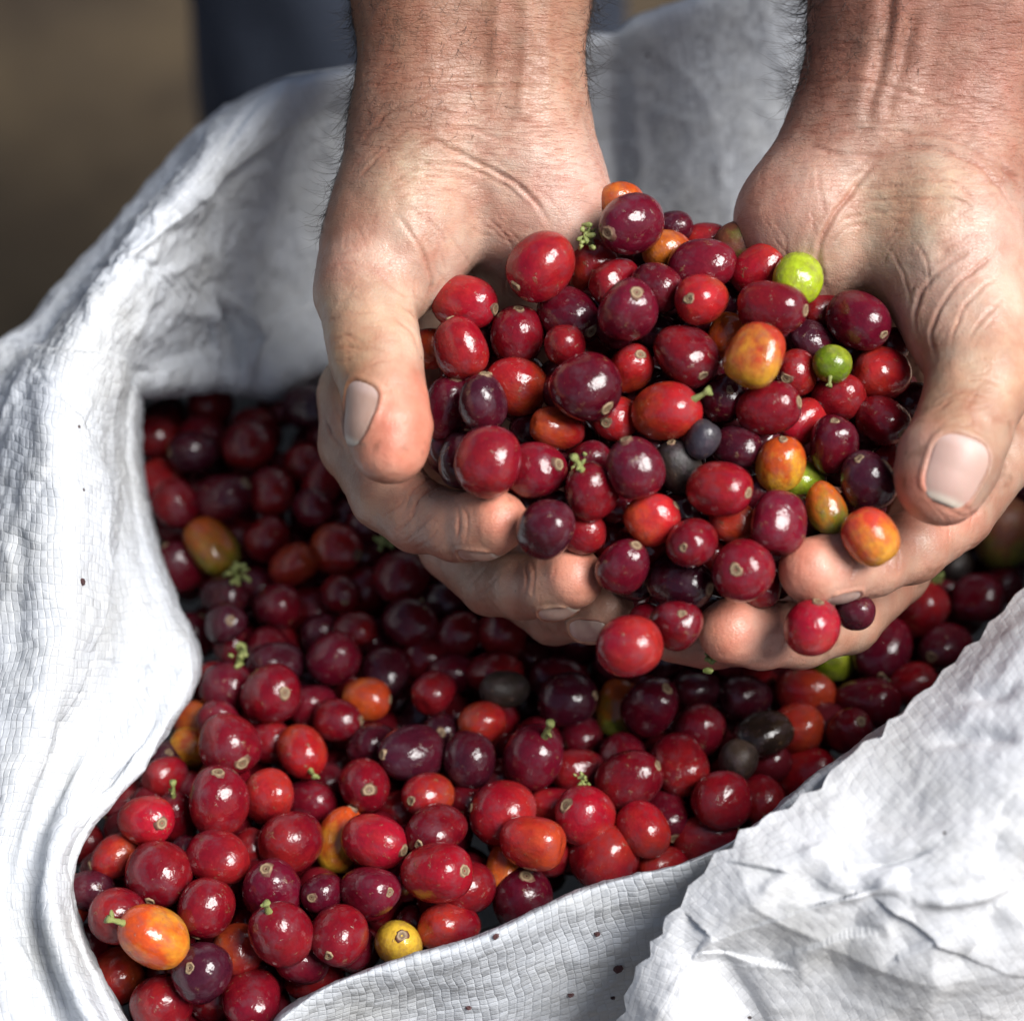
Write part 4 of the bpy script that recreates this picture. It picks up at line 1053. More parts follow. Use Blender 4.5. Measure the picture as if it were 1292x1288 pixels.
SACKP = [
 (248,912,30,27,0,'O',None,None,0),(243,942,28,25,0,'Y',None,None,.8),(289,940,39,36,-30,'D',(309,961),None,-.2),(212,963,30,27,60,'P',(217,946),None,0),
 (381,948,35,29,-60,'Q',None,(396,972),0),(185,1035,35,30,-5,'R',(207,1035),None,-.4),(222,1030,34,26,80,'D',None,(222,1000),.3),(276,1011,41,36,85,'D',(278,974),None,-.4),
 (338,1006,37,30,75,'R',None,None,0),(200,1103,40,38,-80,'D',(193,1134),None,-.5),(143,1082,30,27,20,'Q',None,None,.3),(275,1083,41,32,-10,'D',None,None,-.3),
 (314,1076,30,24,60,'D',None,None,.4),(367,1063,40,36,30,'D',None,None,-.1),(345,1122,40,34,30,'M',(340,1094),None,.2),(260,1145,37,33,70,'D',None,None,-.2),
 (354,1177,40,36,80,'D',None,(340,1140),-.7),(407,1127,29,25,70,'M',(395,1128),None,.1),(428,1180,37,34,60,'D',(418,1198),None,-.1),(194,1182,44,37,-28,'Y',None,(156,1158),-.6),
 (148,1155,36,33,0,'D',None,None,.2),(92,1137,34,24,80,'Q',None,None,.2),(116,1122,28,24,0,'P',None,None,.8),(108,1190,28,24,0,'M',None,None,.5),
 (253,1226,39,37,20,'P',(243,1214),None,-.5),(300,1198,32,30,0,'Q',None,None,.3),(148,1232,34,32,30,'Q',None,None,0),(205,1264,40,36,20,'D',None,None,-.2),
 (318,1263,40,36,20,'D',(322,1284),None,-.2),(396,1232,38,28,-10,'D',None,None,.2),(108,1066,28,22,60,'D',None,None,.3),(160,1012,32,24,40,'D',(138,1030),None,.3),
 (283,987,34,28,0,'D',None,None,.8),(390,1012,36,28,0,'M',None,None,.5),(430,1060,40,30,70,'Y',None,None,.2),(472,1062,41,33,5,'R',(507,1070),None,-.4),
 (549,1048,38,33,10,'D',(530,1060),None,-.1),(553,1102,41,39,-20,'R',(586,1096),None,-.5),(588,1118,36,32,0,'D',None,None,.3),(467,1124,37,33,-5,'M',(491,1121),None,-.2),
 (566,1168,37,31,-10,'R',None,None,-.1),(503,1190,35,28,10,'N',(508,1176),None,-1.2),(635,1026,40,38,-10,'R',None,None,-.4),(672,1062,38,33,-10,'Q',None,None,-.4),
 (738,1030,39,36,-5,'R',(713,1012),None,-.2),(763,1080,43,41,60,'R',None,None,-.8),(812,1046,36,32,-60,'R',None,None,-.2),(659,1134,39,36,10,'M',(664,1102),None,-.2),
 (638,1096,32,25,80,'O',None,None,.5),(540,1003,34,27,-5,'Q',(521,1006),None,.2),(460,991,37,31,-5,'D',(467,992),None,0),(520,951,43,34,-5,'P',(488,950),None,-.4),
 (592,958,35,31,80,'P',None,None,0),(609,912,30,26,20,'Q',None,None,.2),(673,957,42,36,-60,'M',None,(690,922),-.4),(470,940,32,27,0,'P',None,None,.4),
 (556,926,28,25,0,'P',(557,922),None,.7),(795,986,41,35,20,'D',(826,966),None,-.3),(728,972,32,26,0,'D',None,None,.5),(700,1018,32,28,0,'R',None,None,.5),
 (858,965,38,34,-70,'D',None,None,0),(911,1010,37,34,0,'D',None,None,-.2),(960,1010,32,27,-60,'D',None,None,.3),(890,1056,39,30,10,'D',None,None,-.1),
 (932,960,27,23,70,'K',None,None,.1),(964,928,38,27,15,'K',None,None,.1),(1005,918,33,30,0,'Q',None,None,.8),(1018,975,41,30,15,'R',(1050,962),None,-.1),
 (842,1030,34,28,-30,'M',(848,1052),None,.6),(836,1094,34,26,10,'R',None,None,.1),(820,891,38,33,70,'M',(838,869),None,0),(780,893,36,26,80,'V',None,None,.5),
 (1015,875,38,28,-10,'Q',None,None,.2),(1095,886,40,32,0,'M',None,None,.2),(1072,922,34,26,0,'D',(1082,908),None,.4),(1112,820,40,36,-80,'M',(1108,850),None,0),
 (1160,770,36,33,60,'D',None,None,0),(1192,816,36,28,-10,'M',(1172,826),None,.1),(1152,863,30,27,0,'R',None,None,.1),(1233,757,32,30,0,'M',None,None,.2),
 (1050,832,28,24,0,'G',None,None,.6),(1205,712,24,20,-20,'K',None,(1184,730),.6),(1266,672,42,38,60,'S',None,(1262,628),0),(1286,615,30,28,0,'P',None,None,.7),
 (882,922,34,30,60,'M',None,None,.4),(1000,895,26,24,0,'D',None,None,1.0),
 (266,515,30,27,80,'D',None,None,0),(196,552,29,27,0,'D',None,None,.2),(244,571,30,26,0,'P',None,None,.2),(313,563,30,32,80,'D',None,None,0),(202,612,33,29,-50,'R',(213,632),None,-.2),
 (282,628,36,30,30,'M',None,None,.1),(342,620,31,27,-70,'D',None,None,0),(384,588,28,26,60,'D',None,None,.1),(408,606,30,24,70,'D',None,None,.2),(266,690,36,31,130,'V',None,None,-.4),
 (226,714,34,26,-60,'M',None,None,0),(370,713,29,27,30,'Q',None,None,0),(424,693,31,29,0,'Q',(452,700),None,0),(430,750,27,24,0,'D',(437,759),None,.1),(509,730,33,36,60,'D',None,None,0),
 (447,795,26,24,0,'D',None,None,.1),(486,850,33,28,80,'P',(484,877),None,0),(284,786,30,26,0,'P',(293,782),None,0),(283,752,28,25,0,'P',None,None,.5),(350,765,32,28,0,'M',None,None,.3),
 (342,876,37,35,30,'D',(362,872),None,-.3),(272,866,30,28,0,'R',None,None,-.1),(348,838,34,28,0,'P',None,None,.3),(462,882,30,26,0,'O',None,None,.7),(395,640,24,22,0,'M',None,None,.5),
 (350,518,26,22,0,'M',None,None,.4),(388,516,30,26,0,'P',None,None,.3),(572,850,30,26,0,'M',None,None,.4),(622,852,34,30,0,'D',None,None,.3),(578,800,30,28,0,'D',None,None,.2),(636,800,27,33,80,'D',None,None,.1),
 (716,882,36,32,10,'P',None,None,.1),(705,860,38,28,0,'M',None,None,.5),(636,870,34,22,0,'K',None,None,.3),(560,762,30,26,0,'P',None,None,.6),(245,800,26,30,60,'M',None,None,.4),(425,908,30,24,0,'D',None,None,.5),
 (330,905,28,24,0,'D',None,None,.6),(395,890,28,26,0,'M',None,None,.8),(940,880,32,28,0,'P',None,None,.4),(880,870,30,27,0,'P',None,None,.5),(1230,700,28,26,0,'P',None,None,.6),(520,660,28,24,0,'P',None,None,.6),
 (455,620,26,24,0,'P',None,None,.5),(1140,730,28,26,0,'D',None,None,.6),
]

def cherry_mesh(k):
    r = np.random.default_rng(100 + k)
    nlat, nlon = 22, 30
    vs = []
    b = r.normal(0, 0.028, 5); flat = r.uniform(0.0, 0.07); ph = r.uniform(0, 6.28, 5)
    sq = r.uniform(0.9, 1.0) if k % 3 else 1.0
    groove = 0.035 if k in (2, 5) else 0.0
    for i in range(nlat + 1):
        th = math.pi * i / nlat
        for j in range(nlon):
            a = 2 * math.pi * j / nlon
            R = 1 + b[0] * math.cos(2 * a + ph[0]) * math.sin(th) + b[1] * math.cos(3 * a + ph[1]) * math.sin(th) ** 2 + b[2] * math.cos(a + ph[2]) * math.sin(2 * th) + b[3] * math.cos(3 * th + ph[3])
            R -= groove * math.exp(-((((a - 1.5 + math.pi) % (2 * math.pi)) - math.pi) / 0.2) ** 2) * math.sin(th)
            R *= 1 - flat * math.exp(-(th / 0.45) ** 2) - 0.05 * math.exp(-((math.pi - th) / 0.35) ** 2)
            # slightly boxy shoulders
            z = math.cos(th); s = math.sin(th)
            e = 2.35
            q = (abs(z) ** e + abs(s) ** e) ** (-1 / e)
            R *= 0.45 + 0.55 * q
            vs.append((R * s * math.cos(a), R * s * math.sin(a) * sq, R * z))
    fs = [(i * nlon + j, (i + 1) * nlon + j, (i + 1) * nlon + (j + 1) % nlon, i * nlon + (j + 1) % nlon) for i in range(nlat) for j in range(nlon)]
    bm_me = bpy.data.meshes.new('cherry')
    bm_me.from_pydata(vs, [], fs); bm_me.validate()
    import bmesh
    bm = bmesh.new(); bm.from_mesh(bm_me); bmesh.ops.remove_doubles(bm, verts=bm.verts, dist=1e-4); bmesh.ops.recalc_face_normals(bm, faces=bm.faces)
    for f in bm.faces: f.smooth = True
    bm.to_mesh(bm_me); bm.free()
    bm_me.materials.append(M_CHERRY)
    top = max(v.co.z for v in bm_me.vertices)
    return bm_me, top

def scar_mesh(k, top):
    r = np.random.default_rng(200 + k)
    R = [0.17, 0.22, 0.27][k % 3]
    prof = [(0.0, -0.030), (0.03, -0.022), (0.05, 0.004), (0.09, -0.004), (R * 0.62, 0.010), (R * 0.72, 0.026), (R * 0.85, 0.018), (R, -0.012), (R * 1.1, -0.06)]
    nl = 18; vs = []; 
    for rr, z in prof:
        for j in range(nl):
            a = 2 * math.pi * j / nl
            q = rr * (1 + 0.14 * math.sin(2 * a + k) + (0.11 * math.sin(3 * a + 2 * k) + 0.08 * math.sin(7 * a + k) if rr > 0.06 else 0))
            vs.append((q * math.cos(a), q * math.sin(a), top + 0.012 + z - q * q * 0.42 + r.normal(0, 0.003)))
    fs = [(i * nl + j, i * nl + (j + 1) % nl, (i + 1) * nl + (j + 1) % nl, (i + 1) * nl + j) for i in range(len(prof) - 1) for j in range(nl)]
    me = bpy.data.meshes.new('scar'); me.from_pydata(vs, [], fs)
    me.polygons.foreach_set('use_smooth', [True] * len(fs)); me.materials.append(M_SCAR)
    return me

def stem_mesh(k, top):
    r = np.random.default_rng(300 + k)
    ln = [0.55, 0.4, 0.75, 0.5][k % 4]; nl = 10; ns = 7; vs = []
    bx, by = r.normal(0, 0.16, 2)
    for i in range(ns + 1):
        t = i / ns
        R = 0.135 - 0.045 * math.sin(min(t, 1) * 2.6) + (0.035 if t > 0.8 else 0) + r.normal(0, 0.006)
        for j in range(nl):
            a = 2 * math.pi * j / nl
            q = R * (1 + 0.12 * math.sin(3 * a + k))
            vs.append((bx * t * t + q * math.cos(a), by * t * t + q * math.sin(a), top - 0.05 + ln * t))
    fs = [(i * nl + j, i * nl + (j + 1) % nl, (i + 1) * nl + (j + 1) % nl, (i + 1) * nl + j) for i in range(ns) for j in range(nl)]
    c = len(vs); vs.append((bx, by, top - 0.03 + ln)); fs += [(ns * nl + j, ns * nl + (j + 1) % nl, c) for j in range(nl)]
    # little side stubs and bracts
    for q in range(r.integers(1, 4)):
        an = r.uniform(0, 6.28); t0 = r.uniform(0.15, 0.8); b0 = len(vs)
        d = np.array([math.cos(an), math.sin(an), r.uniform(0.1, 0.9)]); d /= np.linalg.norm(d)
        o = np.array([bx * t0 * t0, by * t0 * t0, top - 0.05 + ln * t0]); L = r.uniform(0.18, 0.36)
        s1 = np.cross(d, [0, 0, 1]); s1 /= np.linalg.norm(s1); s2 = np.cross(d, s1)
        for t, w_ in ((0, 0.07), (0.6, 0.075), (1, 0.03)):
            for j in range(5):
                a = 2 * math.pi * j / 5
                vs.append(tuple(o + d * L * t + (s1 * math.cos(a) + s2 * math.sin(a)) * w_))
        fs += [(b0 + i * 5 + j, b0 + i * 5 + (j + 1) % 5, b0 + (i + 1) * 5 + (j + 1) % 5, b0 + (i + 1) * 5 + j) for i in range(2) for j in range(5)]
        fs.append(tuple(b0 + 10 + j for j in range(5)))
    me = bpy.data.meshes.new('stem'); me.from_pydata([tuple(map(float, v)) for v in vs], [], fs)
    me.polygons.foreach_set('use_smooth', [True] * len(fs)); me.materials.append(M_STEM)
    return me

CM = [cherry_mesh(k) for k in range(9)]
SCARS = {(k, s): scar_mesh(s, CM[k][1]) for k in range(9) for s in range(3)}
STEMS = {(k, s): stem_mesh(s, CM[k][1]) for k in range(9) for s in range(4)}

HANDP = [(c[0], c[1], c[2] * 1.06, c[3] * 1.06) + c[4:] for c in HANDP]
SACKP = [(c[0], c[1], c[2] * 1.09, c[3] * 1.09) + c[4:] for c in SACKP]

def h_hand(u, v):
    h = 5 + 29 * (v - 300) / 450 - 14 * ((u - 850) / 300) ** 2
    return np.minimum(h, 24)
def h_sack(u, v):
    return -5 - (1150 - v) * np.where(v < 1150, 0.156, 0.0) + np.where(v < 560, (560 - v) * -0.05, 0) - 7 * np.exp(-((v - 720) / 140.0) ** 2)

# solve the depths: every traced cherry keeps its place across, and slides nearer or farther until nothing overlaps
def solve(items, hfun, avoid, iters=140):
    n = len(items)
    u = np.array([c[0] for c in items], float); v = np.array([c[1] for c in items], float)
    h = hfun(u, v) - np.array([c[8] for c in items]) * 8.0
    P = np.array([Lc(a, b, c) for a, b, c in zip(u, v, h)])
    sc_ = (620 - h) / 620
    r = np.array([(c[2] + c[3]) / 2 for c in items]) / PXM * sc_
    P0 = P.copy()
    for it in range(iters):
        D = P[:, None] - P[None]; dist = np.linalg.norm(D, axis=2) + np.eye(n) * 1e3
        ov = 0.92 * (r[:, None] + r[None]) - dist
        mv = np.clip(ov, 0, None)
        dirn = D / dist[..., None]
        dirn[..., 2] *= 1.0
        push = (dirn * mv[..., None] * 0.5)
        # when side by side, part them along the view
        sgn = np.sign(P0[:, 2][:, None] - P0[:, 2][None] + 1e-6)
        push[..., 2] += mv * 0.18 * sgn
        tot = push.sum(1)
        tot[:, :2] *= 0.22
        tot = np.clip(tot, -1.2, 1.2)
        P = P + tot
        P[:, :2] += (P0[:, :2] * ((620 - P[:, 2]) / (620 - P0[:, 2]))[:, None] - P[:, :2]) * 0.12
        P[:, 2] += (P0[:, 2] - P[:, 2]) * 0.02
        if avoid and it % 4 == 0:
            for hd in avoid:
                d = hd(P); bad = d < r * 0.93
                if bad.any():
                    g = hd.grad(P[bad]); g /= np.linalg.norm(g, axis=1)[:, None] + 1e-9
                    g[:, :2] *= 0.35
                    P[bad] += g * np.clip(r[bad] * 0.93 - d[bad], 0, 2.0)[:, None] * 0.8
    return P, r
HP, HR = solve(HANDP, h_hand, [hand_a, hand_b])
SP, SR = solve(SACKP, h_sack, [])
# keep the cherries clear of the cloth: sink them under it, drop filling ones that would cut it
from mathutils.kdtree import KDTree
CL = CLOTH.reshape(-1, 3)[::2]
kd = KDTree(len(CL))
for i_, c_ in enumerate(CL): kd.insert(c_, i_)
kd.balance()
for P_, R_ in ((SP, SR),):
    for i_ in range(len(P_)):
        ray = P_[i_] - np.array([0, 0, 620.0]); ray /= np.linalg.norm(ray)
        for _ in range(14):
            if kd.find(P_[i_])[2] >= R_[i_] * 1.0: break
            P_[i_] += ray * 1.0

def inpoly(x, y, poly):
    c = False; n = len(poly); j = n - 1
    for i in range(n):
        xi, yi = poly[i]; xj, yj = poly[j]
        if (yi > y) != (yj > y) and x < (xj - xi) * (y - yi) / (yj - yi) + xi: c = not c
        j = i
    return c
POLY_H = [(560, 400), (600, 350), (700, 290), (780, 250), (860, 290), (960, 310), (1040, 370), (1130, 440), (1150, 520), (1110, 620), (1110, 690), (1000, 720), (930, 780), (820, 800), (700, 720), (610, 640), (560, 560)]
OPEN = [(160, 490), (320, 500), (420, 465), (700, 440), (1150, 440), (1330, 560), (1330, 740), (1200, 850), (1000, 1010), (900, 1072), (750, 1125), (600, 1190), (400, 1255), (340, 1300), (165, 1300), (85, 1120), (112, 1042), (185, 965), (246, 850), (196, 690), (170, 590)]
OPEN_BIG = [(120, 440), (700, 380), (1200, 380), (1400, 540), (1370, 760), (1200, 900), (1000, 1070), (880, 1120), (600, 1240), (430, 1320), (200, 1400), (40, 1180), (60, 1040), (140, 960), (200, 850), (160, 690), (120, 590)]

def avoid_cloth(c, r): return kd.find(c)[2] > r * 1.1
def fill(P, r, poly, hfun, depths, tries, avoid, seed, rr=(25, 33)):
    g = np.random.default_rng(seed)
    P = list(P); r = list(r); new = []
    xs = [p[0] for p in poly]; ys = [p[1] for p in poly]
    A = np.array(P); R = np.array(r)
    for dlo, dhi in depths:
        U = g.uniform(min(xs), max(xs), tries); V = g.uniform(min(ys), max(ys), tries)
        H = np.array([float(hfun(a, b)) for a, b in zip(U, V)]) - g.uniform(dlo, dhi, tries)
        rad = g.uniform(*rr, tries) / PXM * (620 - H) / 620
        C = np.array([Lc(a, b, c) for a, b, c in zip(U, V, H)])
        ok = np.array([inpoly(a, b, poly) for a, b in zip(U, V)])
        for hd in avoid: ok &= hd(C) > rad * 0.95
        for i in np.where(ok)[0]:
            if not avoid_cloth(C[i], rad[i]): continue
            d = np.linalg.norm(A - C[i], axis=1)
            if (d > 0.9 * (R + rad[i])).all():
                A = np.vstack([A, C[i]]); R = np.append(R, rad[i]); new.append((C[i], rad[i]))
    return new
FH = fill(HP, HR, POLY_H, lambda a, b: h_hand(a, b), [(2, 8), (8, 14), (14, 22), (22, 34)], 1500, [hand_a, hand_b], 1)
FS = fill(SP, SR, OPEN_BIG, lambda a, b: h_sack(a, b), [(-2, 3), (2, 6), (5, 9), (9, 14), (14, 20), (20, 28)], 6000, [hand_a, hand_b], 2, (28, 37))

# which of the filling cherries show
BW = 4; ZB = np.full((340, 340), -1e9); ID = np.full((340, 340), -1)
def splat(p, r, idn):
    u, v = px_of(p[None]); u, v = float(u[0]), float(v[0]); R = r * PXM * 620 / (620 - p[2])
    i0, i1 = int((u - R) // BW), int((u + R) // BW) + 1; j0, j1 = int((v - R) // BW), int((v + R) // BW) + 1
    for i in range(max(i0, 0), min(i1, 339) + 1):
        for j in range(max(j0, 0), min(j1, 339) + 1):
            q = ((i + .5) * BW - u) ** 2 + ((j + .5) * BW - v) ** 2
            if q < R * R:
                z = p[2] + math.sqrt(R * R - q) / PXM
                if z > ZB[j, i]: ZB[j, i] = z; ID[j, i] = idn
ALLC = [('h', i, HP[i], HR[i]) for i in range(len(HP))] + [('s', i, SP[i], SR[i]) for i in range(len(SP))] + [('fh', i, *FH[i]) for i in range(len(FH))] + [('fs', i, *FS[i]) for i in range(len(FS))]
for n_, (k, i, p, r) in enumerate(ALLC): splat(np.asarray(p), r, n_)
for VV in (VA, VB):
    u, v = px_of(VV)
    ii, jj = (u // BW).astype(int), (v // BW).astype(int)
    m_ = (ii >= 0) & (ii < 340) & (jj >= 0) & (jj < 340)
    for i, j, z in zip(ii[m_], jj[m_], VV[m_, 2]):
        if z > ZB[j, i]: ZB[j, i] = z; ID[j, i] = -2
for j in range(340):
    for i in range(340):
        if ID[j, i] >= 0 and ALLC[ID[j, i]][0] in ('s', 'fs') and (i * BW > 1292 or j * BW > 1288 or not inpoly(i * BW + 2, j * BW + 2, OPEN)): ID[j, i] = -3
cnt = np.bincount(ID[ID >= 0], minlength=len(ALLC))
print('CHERRIES traced', len(HP), len(SP), 'fill', len(FH), len(FS), 'visible fill', (cnt[len(HP) + len(SP):] > 6).sum())
nt_ = len(HP) + len(SP)
order = sorted(range(nt_, len(ALLC)), key=lambda q: -cnt[q])
KEEP = [q for q in order if cnt[q] >= 5][:max(0, 298 - nt_)]
REST = [q for q in order if q not in set(KEEP)]

DEEP = []
g_ = np.random.default_rng(77)
for hfun_, poly_, deps, av in ((h_sack, OPEN_BIG, (8, 14, 21, 30), []), (h_hand, POLY_H, (11, 18), [hand_a, hand_b])):
    xs = [p[0] for p in poly_]; ys = [p[1] for p in poly_]
    for dep in deps:
        for a_ in np.arange(min(xs), max(xs), 50):
            for b_ in np.arange(min(ys), max(ys), 45):
                u_ = a_ + g_.normal(0, 9) + (25 if int(b_ / 45) % 2 else 0); v_ = b_ + g_.normal(0, 9)
                if not inpoly(u_, v_, poly_): continue
                c_ = Lc(u_, v_, float(hfun_(u_, v_)) - dep - g_.uniform(0, 4)); r_ = g_.uniform(5.6, 7.2)
                if kd.find(c_)[2] < r_ * 1.15: continue
                if any(hd(c_[None])[0] < r_ * 0.9 for hd in av): continue
                if min(np.linalg.norm(np.array([q[2] for q in ALLC]) - c_, axis=1) - np.array([q[3] for q in ALLC])) < r_ * 0.3: continue
                DEEP.append((c_, r_))
print('DEEP', len(DEEP))
# ---------------- labels
MARKS_H = [('the small green cherry', 1050, 460), ('the pale thumbnail', 1190, 600), ('the shaded thumb tip', 490, 565), ('the lime-green cherry', 1006, 348),
           ('the blue-black cherry', 886, 554), ('the red-and-yellow cherry', 954, 447), ('the green-stemmed orange cherry', 841, 520),
           ('the cherry on the finger', 1098, 678), ('the topmost maroon cherry', 796, 283), ('the middle fingertip', 728, 722), ('the black-tipped yellow cherry', 985, 586)]
MARKS_S = [('the yellow stubby-stemmed cherry', 194, 1182), ('the brown-scarred yellow cherry', 503, 1195), ('the cherry with branching stem', 354, 1177), ('the broken black cherry', 964, 928),
           ('the upright green stem', 673, 937), ('the dark-green cherry', 1050, 832), ('the half-green cherry', 266, 690),
           ('the green sprig', 305, 825), ('the hanging cloth pleats', 330, 495), ('the tan-patched purple cherry', 520, 951), ('the crumbling brown cherry', 1266, 672), ('the zigzag hem', 1080, 945), ('the round-scarred purple cherry', 253, 1226),
           ('the lowest ring fingertip', 720, 810)]
used = set()
WN = ['half a', 'one', 'nearly two', 'two', 'over two', 'three', 'over three', 'four', 'over four', 'five', 'over five', 'six']
def direction(dx, dy):
    a = math.degrees(math.atan2(-dy, dx)) % 360
    return ['right of', 'above right of', 'above', 'above left of', 'left of', 'below left of', 'below', 'below right of'][int((a + 22.5) // 45) % 8]
def make_label(desc, u, v, marks, place):
    cs = sorted(marks, key=lambda m_: (m_[1] - u) ** 2 + (m_[2] - v) ** 2)
    cs = [c for c in cs if math.hypot(c[1] - u, c[2] - v) > 20][:9]
    cands = []
    for c in cs:
        dx, dy = u - c[1], v - c[2]; d = math.hypot(dx, dy) / 75
        w_ = WN[min(max(int(round(d * 2)) - 1, 0), 11)]
        if d < 0.75: cands.append(f'{desc} close {direction(dx, dy)} {c[0]}')
        cands.append(f'{desc} {w_} widths {direction(dx, dy)} {c[0]}')
    for s in cands:
        if s not in used and len(s.split()) <= 16: used.add(s); return s
    for s in cands:
        for p in ('upper ', 'lower ', 'outer '):
            q = p + s
            if q not in used and len(q.split()) <= 16: used.add(q); return q
    print('LABEL', cands[0]); return cands[0]

G_H, G_S = 'coffee cherries heaped in the cupped hands', 'coffee cherries lying in the sack'
SPECIAL = {('h', 1004, 350): 'lime green cherry half hidden at the back of the handful', ('h', 1050, 460): 'small green cherry with a pale stub stem in the cupped hands', ('h', 1006, 348): 'lime green cherry half hidden at the back of the handful',
           ('h', 886, 554): 'small blue black shrivelled cherry in the middle of the handful', ('h', 954, 447): 'round cherry, red on top and yellow green below, in the cupped hands',
           ('h', 841, 520): 'orange red cherry with a short green stem in the cupped hands', ('h', 1098, 678): 'yellow and orange cherry resting on the index finger below the pale thumbnail',
           ('h', 796, 283): 'glossy maroon cherry lying topmost on the handful', ('h', 985, 586): 'yellow orange cherry with a blackened tip in the handful', ('h', 857, 590): 'dull grey brown dried cherry under the small blue black one',
           ('h', 938, 308): 'speckled green and brown cherry at the back edge of the handful', ('h', 795, 815): 'pinkish red cherry hanging lowest between the two hands', ('h', 703, 541): 'wrinkled bean shaped red cherry in the cupped hands',
           ('h', 1025, 790): 'red cherry held between the index and middle fingertips', ('s', 194, 1182): 'yellow and orange striped cherry with a stub stem near the sack fold',
           ('s', 503, 1195): 'yellow cherry with a brown scar at the front lip of the sack', ('s', 354, 1177): 'deep red cherry with a branching green stem in the sack', ('s', 964, 928): 'shiny black broken cherry with dark crumbs in the sack',
           ('s', 932, 960): 'small black brown dried cherry beside the shiny broken one', ('s', 673, 957): 'maroon to red cherry with an upright green stem in the sack', ('s', 1050, 832): 'dark green cherry in shadow just under the knuckles',
           ('s', 1266, 672): 'big crumbling brown cherry with a yellow green patch and a stem', ('s', 520, 951): 'purple black cherry with a scraped tan patch on one end', ('s', 253, 1226): 'purple black cherry with a wide round tan scar facing up',
           ('s', 266, 690): 'half green half red cherry with a crumbly calyx, deep in the sack'}

def place(P, r, a, b, ang, colk, scar, stem, seed, extra=''):
    g = np.random.default_rng(seed)
    k = int(g.integers(0, len(CM)))
    o = bpy.data.objects.new('coffee_cherry', CM[k][0]); COL.objects.link(o)
    u, v = px_of(P[None]); u, v = float(u[0]), float(v[0])
    sc_ = (620 - P[2]) / 620 / PXM
    feat = scar or stem
    if feat:
        dx, dy = feat[0] - u_v[0], -(feat[1] - u_v[1])
        d = math.hypot(dx, dy); R = (a + b) / 2
        if stem and not scar: q = min(d / R * 0.8, 0.97)
        else: q = min(d / R, 0.93)
        ax = Vector((dx / max(d, 1e-6) * q, dy / max(d, 1e-6) * q, math.sqrt(1 - q * q)))
    else:
        an = math.radians(ang); z = g.uniform(-0.75, -0.15) if g.random() < 0.8 else g.uniform(0, 0.5)
        s = 1 if (g.random() < 0.5 or colk in 'WVY') else -1
        if colk in 'WV': z = -0.1
        xy = math.sqrt(1 - z * z)
        ax = Vector((math.cos(an) * xy * s, math.sin(an) * xy * s, z))
    axw = (CX * ax.x + CY * ax.y + CZ * ax.z).normalized()
    q = axw.to_track_quat('Z', 'Y') @ Matrix.Rotation(g.uniform(0, 6.28), 3, 'Z').to_quaternion()
    pw = T + (CX * P[0] + CY * P[1] + CZ * P[2]) * 0.001
    A, B = a * sc_ * 0.001, b * sc_ * 0.001
    o.matrix_world = Matrix.LocRotScale(pw, q, Vector((B, B * g.uniform(0.95, 1.02), A)))
    c1, c2, am, nm = CCOL[colk]
    jit = np.exp(g.normal(0, 0.16)); c1 = [min(1, x * jit * math.exp(g.normal(0, 0.05))) for x in c1]
    o.color = (*c1, 1); o['blush'] = [float(x) for x in c2]; o['blush_amount'] = float(am * g.uniform(0.6, 1.15)); o['dull'] = 0.0 if colk not in 'KSB' else (0.4 if colk != 'B' else 0.18)
    if 40 < a < 42 and b < 30 and colk == 'K': o['dull'] = 0.0
    def child(name, me, rot=None):
        c = bpy.data.objects.new(name, me); COL.objects.link(c); c.parent = o
        if rot: c.rotation_euler = rot
        return c
    if stem and scar is None: child('stem', STEMS[(k, seed % 4)])
    elif scar: child('calyx_scar', SCARS[(k, seed % 3)])
    elif ax.z > 0 or g.random() < 0.1: child('calyx_scar', SCARS[(k, seed % 3)])
    return o, nm, 'with a tip scar' if (scar and not stem) else ('with a green stem' if stem else '')

for fam, DATA, PP, RR, marks, grp, pl in (('h', HANDP, HP, HR, MARKS_H, G_H, 'cupped hands'), ('s', SACKP, SP, SR, MARKS_S, G_S, 'sack')):
    for i, (u, v, a, b, ang, ck, scar, stem, lay) in enumerate(DATA):
        u_v = (u, v)
        o, nm, ft = place(PP[i], RR[i], a, b, ang, ck, scar, stem, 1000 + i + (500 if fam == 's' else 0))
        size = 'large ' if a + b > 79 else ('small ' if a + b < 56 else '')
        lab = SPECIAL.get((fam, u, v)) or make_label(f'{size}{nm.replace(" ", "-")} cherry{" " + ft if ft else ""}', u, v, marks, pl)
        tag(o, lab, 'coffee cherry', grp)
FILLC = 'DDMMMPPMDD'
for q in KEEP:
    k, i, p, r = ALLC[q]
    p = np.asarray(p); u, v = px_of(p[None]); u_v = (float(u[0]), float(v[0]))
    R = r * PXM * 620 / (620 - p[2]); g = np.random.default_rng(q)
    ck = FILLC[int(g.integers(0, 10))]
    o, nm, ft = place(p, r, R * 1.06, R * 0.96, float(g.uniform(0, 180)), ck, None, None, 5000 + q)
    hand_ = k == 'fh'
    tag(o, make_label(f'half-hidden {nm.replace(" ", "-")} cherry', *u_v, MARKS_H if hand_ else MARKS_S, ''), 'coffee cherry', G_H if hand_ else G_S)
